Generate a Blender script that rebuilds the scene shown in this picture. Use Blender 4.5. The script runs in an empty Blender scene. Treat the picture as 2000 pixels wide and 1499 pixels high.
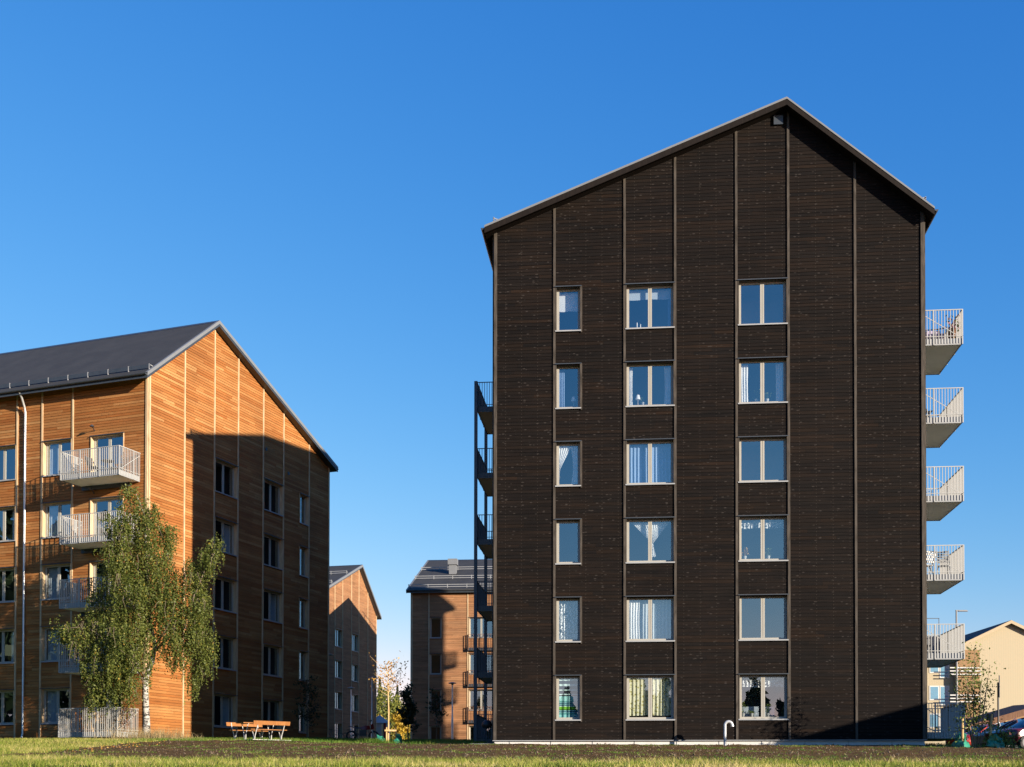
import bpy, math, random
import numpy as np
from mathutils import Matrix, Vector, noise

Rd = math.radians
sc = bpy.context.scene
random.seed(11)
rng = np.random.default_rng(11)

# ------------------------------------------------------------------ camera
F_PX, CY_PX, PITCH, ROLL = 2441.3, 1479.5, 1.0556, 0.0764
cam_d = bpy.data.cameras.new('camera')
cam = bpy.data.objects.new('camera', cam_d)
sc.collection.objects.link(cam)
cam.matrix_world = Matrix.Rotation(Rd(90 + PITCH), 4, 'X') @ Matrix.Rotation(Rd(ROLL), 4, 'Z')
cam_d.sensor_fit = 'HORIZONTAL'
cam_d.sensor_width = 36.0
cam_d.lens = F_PX * 36.0 / 2000.0
cam_d.shift_y = (CY_PX - 749.5) / 2000.0
cam_d.clip_start = 0.1
cam_d.clip_end = 6000
sc.camera = cam

# ------------------------------------------------------------------ light
SUN_AZ, SUN_EL = 138.4, 12.3            # direction the light travels (from +x), and height of the sun
ce = math.cos(Rd(SUN_EL))
LIGHT = Vector((math.cos(Rd(SUN_AZ)) * ce, math.sin(Rd(SUN_AZ)) * ce, -math.sin(Rd(SUN_EL))))
world = bpy.data.worlds.new('World')
sc.world = world
world.use_nodes = True
wn = world.node_tree.nodes
bg = wn['Background']
sky = wn.new('ShaderNodeTexSky')
sky.sky_type = 'NISHITA'
sky.sun_disc = False
sky.sun_elevation = Rd(SUN_EL)
sky.sun_rotation = math.atan2(-LIGHT.x, -LIGHT.y)
sky.altitude = 0
sky.air_density = 1.2
sky.dust_density = 0.0
sky.ozone_density = 4.0
# the camera's colour response to the sky: one curve per channel, the same in every direction
sky_s, sky_c = wn.new('ShaderNodeSeparateColor'), wn.new('ShaderNodeCombineColor')
world.node_tree.links.new(sky.outputs[0], sky_s.inputs[0])
for ch, (gm, k) in enumerate(((1.85, 0.585), (1.066, 1.0), (0.593, 2.325))):
    pw_, ml_ = wn.new('ShaderNodeMath'), wn.new('ShaderNodeMath')
    pw_.operation, ml_.operation = 'POWER', 'MULTIPLY'
    pw_.inputs[1].default_value, ml_.inputs[1].default_value = gm, k
    world.node_tree.links.new(sky_s.outputs[ch], pw_.inputs[0])
    world.node_tree.links.new(pw_.outputs[0], ml_.inputs[0])
    world.node_tree.links.new(ml_.outputs[0], sky_c.inputs[ch])
world.node_tree.links.new(sky_c.outputs[0], bg.inputs[0])
bg.inputs[1].default_value = 0.0712
sun_d = bpy.data.lights.new('sun', 'SUN')
sun_d.energy = 5.0
sun_d.angle = Rd(0.5)
sun_d.color = (1.0, 0.86, 0.68)
sun = bpy.data.objects.new('sun', sun_d)
sun.rotation_euler = LIGHT.to_track_quat('-Z', 'Y').to_euler()
sun.location = (60, -60, 60)
sc.collection.objects.link(sun)
sc.view_settings.view_transform = 'Standard'
sc.view_settings.look = 'None'
sc.view_settings.gamma = 1.0
sc.view_settings.exposure = 1.22
sc.cycles.use_denoising = True
sc.cycles.max_bounces = 6
sc.cycles.transparent_max_bounces = 12

# ------------------------------------------------------------------ materials
MATS = {}


def nodes_of(name):
    m = bpy.data.materials.new(name)
    m.use_nodes = True
    nt = m.node_tree
    return m, nt, nt.nodes, nt.links, nt.nodes['Principled BSDF']


def N(nt, kind, **kw):
    n = nt.nodes.new(kind)
    for k, v in kw.items():
        setattr(n, k, v)
    return n


def setin(n, **kw):
    for k, v in kw.items():
        n.inputs[k.replace('_', ' ')].default_value = v
    return n


def ramp(nt, stops):
    r = nt.nodes.new('ShaderNodeValToRGB')
    e = r.color_ramp.elements
    while len(e) > 1:
        e.remove(e[-1])
    e[0].position = stops[0][0]
    e[0].color = (*stops[0][1], 1)
    for p, c in stops[1:]:
        x = e.new(p)
        x.color = (*c, 1)
    return r


def mixc(nt, a, b, fac, mode='MIX'):
    m = nt.nodes.new('ShaderNodeMix')
    m.data_type = 'RGBA'
    m.blend_type = mode
    for sock, val in ((0, fac), (6, a), (7, b)):
        if hasattr(val, 'is_output'):
            nt.links.new(val, m.inputs[sock])
        elif isinstance(val, (int, float)):
            m.inputs[sock].default_value = val
        else:
            m.inputs[sock].default_value = (*val, 1)
    return m.outputs[2]


def plain(name, col, rough=0.6, metal=0.0, var=0.12, scale=3.0, bump=0.0, spec=0.5):
    """a painted or raw surface with uneven tone"""
    if name in MATS:
        return MATS[name]
    m, nt, n, l, p = nodes_of(name)
    tc = N(nt, 'ShaderNodeTexCoord')
    nz = setin(N(nt, 'ShaderNodeTexNoise'), Scale=scale, Detail=5.0, Roughness=0.65)
    l.new(tc.outputs['Object'], nz.inputs['Vector'])
    lo = tuple(max(0, c * (1 - var)) for c in col)
    hi = tuple(min(1, c * (1 + var)) for c in col)
    r = ramp(nt, [(0.3, lo), (0.7, hi)])
    l.new(nz.outputs['Fac'], r.inputs[0])
    l.new(r.outputs[0], p.inputs['Base Color'])
    p.inputs['Roughness'].default_value = rough
    p.inputs['Metallic'].default_value = metal
    p.inputs['Specular IOR Level'].default_value = spec
    if bump:
        b = setin(N(nt, 'ShaderNodeBump'), Strength=bump, Distance=0.02)
        n2 = setin(N(nt, 'ShaderNodeTexNoise'), Scale=scale * 8, Detail=4.0)
        l.new(tc.outputs['Object'], n2.inputs['Vector'])
        l.new(n2.outputs['Fac'], b.inputs['Height'])
        l.new(b.outputs[0], p.inputs['Normal'])
    MATS[name] = m
    return m


def cladding_mat(name, tones, knot, knot_amt, rough=0.75, grain=0.35, spec=0.2, streak=0.2):
    """timber boards: one tone per board from the mesh attribute rnd, streaky grain, knots"""
    m, nt, n, l, p = nodes_of(name)
    at_ = N(nt, 'ShaderNodeAttribute', attribute_name='rnd')
    r = ramp(nt, [(i / (len(tones) - 1), t) for i, t in enumerate(tones)])
    l.new(at_.outputs['Fac'], r.inputs[0])
    tc = N(nt, 'ShaderNodeTexCoord')
    mp = N(nt, 'ShaderNodeMapping')
    mp.inputs['Scale'].default_value = (1.1, 1.1, 26)
    l.new(tc.outputs['Object'], mp.inputs[0])
    g = setin(N(nt, 'ShaderNodeTexNoise'), Scale=1.6, Detail=6.0, Roughness=0.6, Distortion=0.4)
    l.new(mp.outputs[0], g.inputs['Vector'])
    gr = ramp(nt, [(0.3, (1 - grain,) * 3), (0.72, (1 + grain * 0.6,) * 3)])
    l.new(g.outputs['Fac'], gr.inputs[0])
    c = mixc(nt, r.outputs[0], gr.outputs[0], 1.0, 'MULTIPLY')
    # broad weathering
    w = setin(N(nt, 'ShaderNodeTexNoise'), Scale=0.45, Detail=4.0)
    l.new(tc.outputs['Object'], w.inputs['Vector'])
    wr = ramp(nt, [(0.35, (0.86, 0.85, 0.84)), (0.68, (1.12, 1.1, 1.08))])
    l.new(w.outputs['Fac'], wr.inputs[0])
    c = mixc(nt, c, wr.outputs[0], 1.0, 'MULTIPLY')
    mp3 = N(nt, 'ShaderNodeMapping')
    mp3.inputs['Scale'].default_value = (0.4, 0.4, 7.7)
    l.new(tc.outputs['Object'], mp3.inputs[0])
    sk = setin(N(nt, 'ShaderNodeTexNoise'), Scale=1.0, Detail=5.0, Roughness=0.7)
    l.new(mp3.outputs[0], sk.inputs['Vector'])
    skr = ramp(nt, [(0.32, (1 - streak, 1 - streak * 0.95, 1 - streak * 0.8)), (0.5, (1, 1, 1)), (0.70, (1 + streak * 1.5, 1 + streak * 1.0, 1 + streak * 0.6))])
    l.new(sk.outputs['Fac'], skr.inputs[0])
    c = mixc(nt, c, skr.outputs[0], 1.0, 'MULTIPLY')
    mp2 = N(nt, 'ShaderNodeMapping')
    mp2.inputs['Scale'].default_value = (3.0, 3.0, 7.7)
    l.new(tc.outputs['Object'], mp2.inputs[0])
    v = setin(N(nt, 'ShaderNodeTexVoronoi'), Scale=1.0, Randomness=1.0)
    l.new(mp2.outputs[0], v.inputs['Vector'])
    kr = ramp(nt, [(0.10, (knot_amt,) * 3), (0.19, (0, 0, 0))])
    l.new(v.outputs['Distance'], kr.inputs[0])
    c = mixc(nt, c, knot, kr.outputs[0])
    if name == 'clad_dark':      # rows of nail heads
        sx = N(nt, 'ShaderNodeSeparateXYZ')
        l.new(tc.outputs['Object'], sx.inputs[0])
        masks = []
        for sock, per, off, wid in (('X', 0.61, 0.17, 0.012), ('Z', 0.13, 0.0, 0.012)):
            ad_ = N(nt, 'ShaderNodeMath', operation='ADD')
            ad_.inputs[1].default_value = off
            l.new(sx.outputs[sock], ad_.inputs[0])
            mo = N(nt, 'ShaderNodeMath', operation='PINGPONG')
            mo.inputs[1].default_value = per / 2
            l.new(ad_.outputs[0], mo.inputs[0])
            lt = N(nt, 'ShaderNodeMath', operation='LESS_THAN')
            lt.inputs[1].default_value = wid
            l.new(mo.outputs[0], lt.inputs[0])
            masks.append(lt)
        mm = N(nt, 'ShaderNodeMath', operation='MULTIPLY')
        l.new(masks[0].outputs[0], mm.inputs[0])
        l.new(masks[1].outputs[0], mm.inputs[1])
        m2 = N(nt, 'ShaderNodeMath', operation='MULTIPLY')
        l.new(mm.outputs[0], m2.inputs[0])
        l.new(sk.outputs['Fac'], m2.inputs[1])
        c = mixc(nt, c, (0.055, 0.047, 0.04), m2.outputs[0])
    l.new(c, p.inputs['Base Color'])
    p.inputs['Roughness'].default_value = rough
    p.inputs['Specular IOR Level'].default_value = spec
    b = setin(N(nt, 'ShaderNodeBump'), Strength=0.25, Distance=0.01)
    l.new(g.outputs['Fac'], b.inputs['Height'])
    l.new(b.outputs[0], p.inputs['Normal'])
    MATS[name] = m
    return m


def wood_mat(name, tones, rough=0.65):
    m, nt, n, l, p = nodes_of(name)
    tc = N(nt, 'ShaderNodeTexCoord')
    mp = N(nt, 'ShaderNodeMapping')
    mp.inputs['Scale'].default_value = (9, 9, 1.3)
    l.new(tc.outputs['Object'], mp.inputs[0])
    g = setin(N(nt, 'ShaderNodeTexNoise'), Scale=1.5, Detail=6.0, Distortion=0.5)
    l.new(mp.outputs[0], g.inputs['Vector'])
    r = ramp(nt, [(0.3, tones[0]), (0.55, tones[1]), (0.75, tones[2])])
    l.new(g.outputs['Fac'], r.inputs[0])
    l.new(r.outputs[0], p.inputs['Base Color'])
    p.inputs['Roughness'].default_value = rough
    p.inputs['Specular IOR Level'].default_value = 0.12
    MATS[name] = m
    return m


def leaf_mat(name, stops, trans=0.35):
    m, nt, n, l, p = nodes_of(name)
    at_ = N(nt, 'ShaderNodeAttribute', attribute_name='rnd')
    r = ramp(nt, stops)
    l.new(at_.outputs['Fac'], r.inputs[0])
    l.new(r.outputs[0], p.inputs['Base Color'])
    p.inputs['Roughness'].default_value = 0.55
    p.inputs['Specular IOR Level'].default_value = 0.3
    t = N(nt, 'ShaderNodeBsdfTranslucent')
    l.new(r.outputs[0], t.inputs['Color'])
    mx = N(nt, 'ShaderNodeMixShader')
    mx.inputs[0].default_value = trans
    l.new(p.outputs[0], mx.inputs[1])
    l.new(t.outputs[0], mx.inputs[2])
    l.new(mx.outputs[0], n['Material Output'].inputs['Surface'])
    MATS[name] = m
    return m


def glass_mat(name, refl=0.3, tint=(0.72, 0.8, 0.82)):
    m, nt, n, l, p = nodes_of(name)
    n.remove(p)
    tr = N(nt, 'ShaderNodeBsdfTransparent')
    tr.inputs[0].default_value = (*tint, 1)
    gl = N(nt, 'ShaderNodeBsdfGlossy')
    gl.inputs['Roughness'].default_value = 0.0
    gl.inputs['Color'].default_value = (0.80, 0.93, 1.0, 1)
    tcg = N(nt, 'ShaderNodeTexCoord')
    nzg = setin(N(nt, 'ShaderNodeTexNoise'), Scale=1.4, Detail=1.0)
    l.new(tcg.outputs['Object'], nzg.inputs['Vector'])
    bpg = setin(N(nt, 'ShaderNodeBump'), Strength=0.12, Distance=0.012)
    l.new(nzg.outputs['Fac'], bpg.inputs['Height'])
    l.new(bpg.outputs[0], gl.inputs['Normal'])
    lw = N(nt, 'ShaderNodeLayerWeight')
    lw.inputs[0].default_value = 0.5
    pw = N(nt, 'ShaderNodeMath', operation='POWER')
    pw.inputs[1].default_value = 3.5
    l.new(lw.outputs['Facing'], pw.inputs[0])
    ad = N(nt, 'ShaderNodeMath', operation='ADD', use_clamp=True)
    ad.inputs[1].default_value = refl
    l.new(pw.outputs[0], ad.inputs[0])
    mx = N(nt, 'ShaderNodeMixShader')
    l.new(ad.outputs[0], mx.inputs[0])
    l.new(tr.outputs[0], mx.inputs[1])
    l.new(gl.outputs[0], mx.inputs[2])
    l.new(mx.outputs[0], n['Material Output'].inputs['Surface'])
    MATS[name] = m
    return m


cladding_mat('clad_dark', [(0.0068, 0.0058, 0.0058), (0.0082, 0.0064, 0.0060), (0.0100, 0.0072, 0.0060), (0.0078, 0.0066, 0.0064), (0.0130, 0.0086, 0.0064)],
             (0.042, 0.036, 0.033), 0.65, grain=0.3, spec=0.08, streak=0.42)
cladding_mat('clad_orange', [(0.25, 0.088, 0.022), (0.295, 0.125, 0.037), (0.335, 0.155, 0.052), (0.26, 0.097, 0.026), (0.31, 0.132, 0.041), (0.375, 0.195, 0.074)],
             (0.15, 0.06, 0.02), 0.7, grain=0.2, streak=0.12)
cladding_mat('clad_rust', [(0.23, 0.115, 0.056), (0.27, 0.14, 0.07), (0.30, 0.16, 0.082), (0.25, 0.125, 0.064)],
             (0.13, 0.055, 0.02), 0.5, grain=0.2)
wood_mat('trim_dark', [(0.034, 0.029, 0.024), (0.062, 0.053, 0.045), (0.085, 0.074, 0.063)])
wood_mat('trim_orange', [(0.36, 0.25, 0.145), (0.46, 0.34, 0.21), (0.52, 0.40, 0.27)])
wood_mat('rake_dark', [(0.008, 0.006, 0.005), (0.011, 0.008, 0.0065), (0.014, 0.010, 0.008)])
wood_mat('raw_wood', [(0.40, 0.26, 0.12), (0.52, 0.35, 0.17), (0.6, 0.43, 0.24)])
wood_mat('bench_wood', [(0.21, 0.085, 0.026), (0.26, 0.11, 0.036), (0.30, 0.138, 0.05)])
wood_mat('brown_wood', [(0.10, 0.05, 0.03), (0.14, 0.075, 0.045), (0.18, 0.10, 0.06)])
plain('sheathing', (0.006, 0.0055, 0.005), 0.9)
plain('sheathing_orange', (0.09, 0.032, 0.008), 0.9)
plain('roof_felt', (0.0265, 0.0265, 0.0245), 0.75, var=0.25, scale=0.9, bump=0.3)
plain('grey_metal', (0.26, 0.27, 0.28), 0.45, var=0.06)
plain('verge_grey', (0.15, 0.158, 0.168), 0.5, var=0.06)
plain('dark_metal', (0.035, 0.042, 0.052), 0.4, var=0.15)
plain('steel_blue', (0.05, 0.062, 0.08), 0.45, var=0.1)  # left balconies of the dark block carry their shade in this blue-grey
plain('white_metal', (0.45, 0.45, 0.44), 0.4, var=0.05)
plain('galvanised', (0.50, 0.51, 0.52), 0.35, 0.6, var=0.15, scale=9)
plain('rail_grey', (0.34, 0.345, 0.34), 0.45, var=0.05)
plain('concrete', (0.42, 0.41, 0.38), 0.8, var=0.1, scale=1.5)
plain('slab_paint', (0.82, 0.79, 0.69), 0.8, var=0.07, scale=1.2)
plain('plinth', (0.48, 0.48, 0.475), 0.85, var=0.08, scale=2.0, bump=0.2)
plain('frame_beige', (0.29, 0.28, 0.25), 0.5, var=0.04)
plain('frame_grey', (0.40, 0.42, 0.42), 0.5, var=0.04)
plain('room', (0.05, 0.052, 0.056), 0.9, var=0.2, scale=0.8)
plain('room_pale', (0.20, 0.205, 0.22), 0.9, var=0.1, scale=0.8)
plain('curtain_white', (0.72, 0.73, 0.74), 0.9, var=0.04)
plain('curtain_sheer', (0.42, 0.48, 0.54), 0.9, var=0.06)
plain('curtain_blue', (0.22, 0.32, 0.5), 0.9, var=0.06)
plain('galv_white', (0.42, 0.44, 0.46), 0.35, 0.3, var=0.2, scale=12)
plain('black_rubber', (0.02, 0.02, 0.021), 0.8)
plain('dark_plastic', (0.025, 0.026, 0.03), 0.5)
plain('beige_render', (0.36, 0.29, 0.19), 0.85, var=0.04)
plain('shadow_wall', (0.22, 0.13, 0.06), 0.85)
plain('green_sheet', (0.03, 0.20, 0.13), 0.35, var=0.25, scale=8)
plain('red_paint', (0.30, 0.022, 0.015), 0.25, var=0.03)
plain('maroon_paint', (0.09, 0.012, 0.018), 0.2, var=0.03)
plain('silver_paint', (0.20, 0.21, 0.23), 0.3, 0.3, var=0.03)
plain('terracotta', (0.55, 0.55, 0.54), 0.8)
glass_mat('glass', 0.25, (0.82, 0.86, 0.88))
glass_mat('glass_car', 0.12, (0.25, 0.28, 0.3))
plain('bark', (0.16, 0.12, 0.09), 0.9, var=0.35, scale=14, bump=0.4)
leaf_mat('leaf_birch', [(0, (0.045, 0.066, 0.013)), (0.45, (0.09, 0.115, 0.022)), (0.85, (0.165, 0.18, 0.04)), (0.94, (0.22, 0.21, 0.045)), (1, (0.40, 0.26, 0.04))])
leaf_mat('leaf_autumn', [(0, (0.30, 0.13, 0.03)), (0.5, (0.45, 0.24, 0.05)), (1, (0.5, 0.36, 0.12))])
leaf_mat('leaf_pink', [(0, (0.06, 0.09, 0.02)), (0.5, (0.1, 0.12, 0.04)), (0.55, (0.5, 0.2, 0.25)), (1, (0.55, 0.3, 0.35))])
leaf_mat('leaf_shrub', [(0, (0.05, 0.08, 0.015)), (0.6, (0.11, 0.16, 0.03)), (1, (0.22, 0.25, 0.05))])
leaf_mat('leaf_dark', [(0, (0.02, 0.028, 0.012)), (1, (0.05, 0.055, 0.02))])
leaf_mat('leaf_yellow', [(0, (0.35, 0.24, 0.03)), (0.6, (0.48, 0.32, 0.04)), (1, (0.55, 0.38, 0.05))])
leaf_mat('leaf_olive', [(0, (0.10, 0.13, 0.03)), (0.6, (0.18, 0.2, 0.04)), (1, (0.3, 0.26, 0.05))])
leaf_mat('needle', [(0, (0.015, 0.03, 0.014)), (0.6, (0.03, 0.05, 0.02)), (1, (0.06, 0.075, 0.025))], 0.15)
leaf_mat('grass_blade', [(0, (0.11, 0.17, 0.02)), (0.4, (0.23, 0.27, 0.038)), (0.68, (0.37, 0.34, 0.085)), (1, (0.55, 0.45, 0.19))], 0.4)
leaf_mat('grass_fresh', [(0, (0.06, 0.14, 0.015)), (0.6, (0.12, 0.21, 0.025)), (1, (0.22, 0.25, 0.05))], 0.4)
leaf_mat('grass_dry', [(0, (0.32, 0.24, 0.11)), (1, (0.5, 0.4, 0.22))], 0.4)


def birch_bark():
    m, nt, n, l, p = nodes_of('birch_bark')
    tc = N(nt, 'ShaderNodeTexCoord')
    mp = N(nt, 'ShaderNodeMapping')
    mp.inputs['Scale'].default_value = (3, 3, 9)
    l.new(tc.outputs['Object'], mp.inputs[0])
    nz = setin(N(nt, 'ShaderNodeTexNoise'), Scale=1.3, Detail=4.0, Roughness=0.7)
    l.new(mp.outputs[0], nz.inputs['Vector'])
    r = ramp(nt, [(0.45, (0.03, 0.026, 0.023)), (0.51, (0.34, 0.325, 0.30)), (0.8, (0.45, 0.435, 0.41))])
    l.new(nz.outputs['Fac'], r.inputs[0])
    l.new(r.outputs[0], p.inputs['Base Color'])
    p.inputs['Roughness'].default_value = 0.8
    MATS['birch_bark'] = m


birch_bark()


def curtain_striped():
    m, nt, n, l, p = nodes_of('curtain_striped')
    tc = N(nt, 'ShaderNodeTexCoord')
    sp = N(nt, 'ShaderNodeSeparateXYZ')
    l.new(tc.outputs['Object'], sp.inputs[0])
    mr = N(nt, 'ShaderNodeMapRange')
    mr.inputs['From Min'].default_value = 0.0
    mr.inputs['From Max'].default_value = 1.5
    l.new(sp.outputs['Z'], mr.inputs[0])
    r = ramp(nt, [(0, (0.25, 0.55, 0.55))])
    r.color_ramp.interpolation = 'CONSTANT'
    cols = {'a': (0.3, 0.58, 0.56), 'b': (0.02, 0.10, 0.16), 'g': (0.16, 0.42, 0.03), 'k': (0.008, 0.012, 0.022), 'w': (0.5, 0.66, 0.64), 't': (0.05, 0.24, 0.24)}
    seq = [(0.10, 't'), (0.13, 'a'), (0.15, 'b'), (0.18, 'a'), (0.2, 'k'), (0.225, 'g'), (0.30, 'w'), (0.32, 'b'), (0.35, 'a'), (0.37, 'b'), (0.4, 'a'),
           (0.42, 't'), (0.44, 'a'), (0.56, 'k'), (0.59, 'w'), (0.62, 'k'), (0.70, 'w'), (0.73, 'k'), (0.82, 'w'), (0.87, 'k'), (0.95, 'w')]
    for pos, c in seq:
        e = r.color_ramp.elements.new(pos)
        e.color = (*cols[c], 1)
    l.new(mr.outputs[0], r.inputs[0])
    l.new(r.outputs[0], p.inputs['Base Color'])
    p.inputs['Roughness'].default_value = 0.9
    MATS['curtain_striped'] = m


def curtain_pattern():
    m, nt, n, l, p = nodes_of('curtain_pattern')
    tc = N(nt, 'ShaderNodeTexCoord')
    v = setin(N(nt, 'ShaderNodeTexVoronoi'), Scale=9.0)
    l.new(tc.outputs['Object'], v.inputs['Vector'])
    r = ramp(nt, [(0.2, (0.36, 0.33, 0.10)), (0.42, (0.66, 0.64, 0.46))])
    l.new(v.outputs['Distance'], r.inputs[0])
    l.new(r.outputs[0], p.inputs['Base Color'])
    p.inputs['Roughness'].default_value = 0.9
    MATS['curtain_pattern'] = m


def lace_mat():
    m, nt, n, l, p = nodes_of('lace')
    tc = N(nt, 'ShaderNodeTexCoord')
    v = setin(N(nt, 'ShaderNodeTexNoise'), Scale=16.0, Detail=3.0)
    l.new(tc.outputs['Object'], v.inputs['Vector'])
    r = ramp(nt, [(0.42, (0, 0, 0)), (0.56, (0.9, 0.9, 0.9))])
    l.new(v.outputs['Fac'], r.inputs[0])
    t = N(nt, 'ShaderNodeBsdfTransparent')
    mx = N(nt, 'ShaderNodeMixShader')
    l.new(r.outputs[0], mx.inputs[0])
    l.new(t.outputs[0], mx.inputs[1])
    p.inputs['Base Color'].default_value = (0.8, 0.82, 0.84, 1)
    l.new(p.outputs[0], mx.inputs[2])
    l.new(mx.outputs[0], n['Material Output'].inputs['Surface'])
    MATS['lace'] = m


def ground_mats():
    m, nt, n, l, p = nodes_of('turf')
    tc = N(nt, 'ShaderNodeTexCoord')
    a = setin(N(nt, 'ShaderNodeTexNoise'), Scale=0.35, Detail=6.0, Roughness=0.7)
    b = setin(N(nt, 'ShaderNodeTexNoise'), Scale=7.0, Detail=5.0, Roughness=0.7)
    l.new(tc.outputs['Object'], a.inputs['Vector'])
    l.new(tc.outputs['Object'], b.inputs['Vector'])
    r = ramp(nt, [(0.35, (0.06, 0.10, 0.018)), (0.55, (0.12, 0.15, 0.03)), (0.7, (0.22, 0.2, 0.07))])
    l.new(a.outputs['Fac'], r.inputs[0])
    r2 = ramp(nt, [(0.3, (0.5, 0.5, 0.5)), (0.7, (1.3, 1.3, 1.3))])
    l.new(b.outputs['Fac'], r2.inputs[0])
    l.new(mixc(nt, r.outputs[0], r2.outputs[0], 1.0, 'MULTIPLY'), p.inputs['Base Color'])
    p.inputs['Roughness'].default_value = 0.95
    p.inputs['Specular IOR Level'].default_value = 0.1
    bp_ = setin(N(nt, 'ShaderNodeBump'), Strength=0.8, Distance=0.08)
    l.new(b.outputs['Fac'], bp_.inputs['Height'])
    l.new(bp_.outputs[0], p.inputs['Normal'])
    MATS['turf'] = m
    m, nt, n, l, p = nodes_of('soil')
    tc = N(nt, 'ShaderNodeTexCoord')
    a = setin(N(nt, 'ShaderNodeTexNoise'), Scale=2.2, Detail=8.0, Roughness=0.75)
    b = setin(N(nt, 'ShaderNodeTexNoise'), Scale=14.0, Detail=6.0, Roughness=0.8)
    c = setin(N(nt, 'ShaderNodeTexNoise'), Scale=0.7, Detail=5.0, Roughness=0.7)
    for q in (a, b, c):
        l.new(tc.outputs['Object'], q.inputs['Vector'])
    r = ramp(nt, [(0.3, (0.055, 0.032, 0.012)), (0.55, (0.12, 0.07, 0.027)), (0.75, (0.20, 0.13, 0.055))])
    l.new(b.outputs['Fac'], r.inputs[0])
    r2 = ramp(nt, [(0.58, (0, 0, 0)), (0.70, (0.6, 0.6, 0.6))])
    l.new(c.outputs['Fac'], r2.inputs[0])
    l.new(mixc(nt, r.outputs[0], (0.12, 0.115, 0.018), r2.outputs[0]), p.inputs['Base Color'])
    p.inputs['Roughness'].default_value = 0.95
    p.inputs['Specular IOR Level'].default_value = 0.1
    bp_ = setin(N(nt, 'ShaderNodeBump'), Strength=1.0, Distance=0.08)
    l.new(a.outputs['Fac'], bp_.inputs['Height'])
    l.new(bp_.outputs[0], p.inputs['Normal'])
    MATS['soil'] = m
    plain('gravel', (0.30, 0.29, 0.27), 0.9, var=0.5, scale=18, bump=0.8)
    plain('asphalt', (0.05, 0.05, 0.052), 0.9, var=0.2, scale=6, bump=0.3)


curtain_striped()
curtain_pattern()
lace_mat()
ground_mats()


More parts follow.
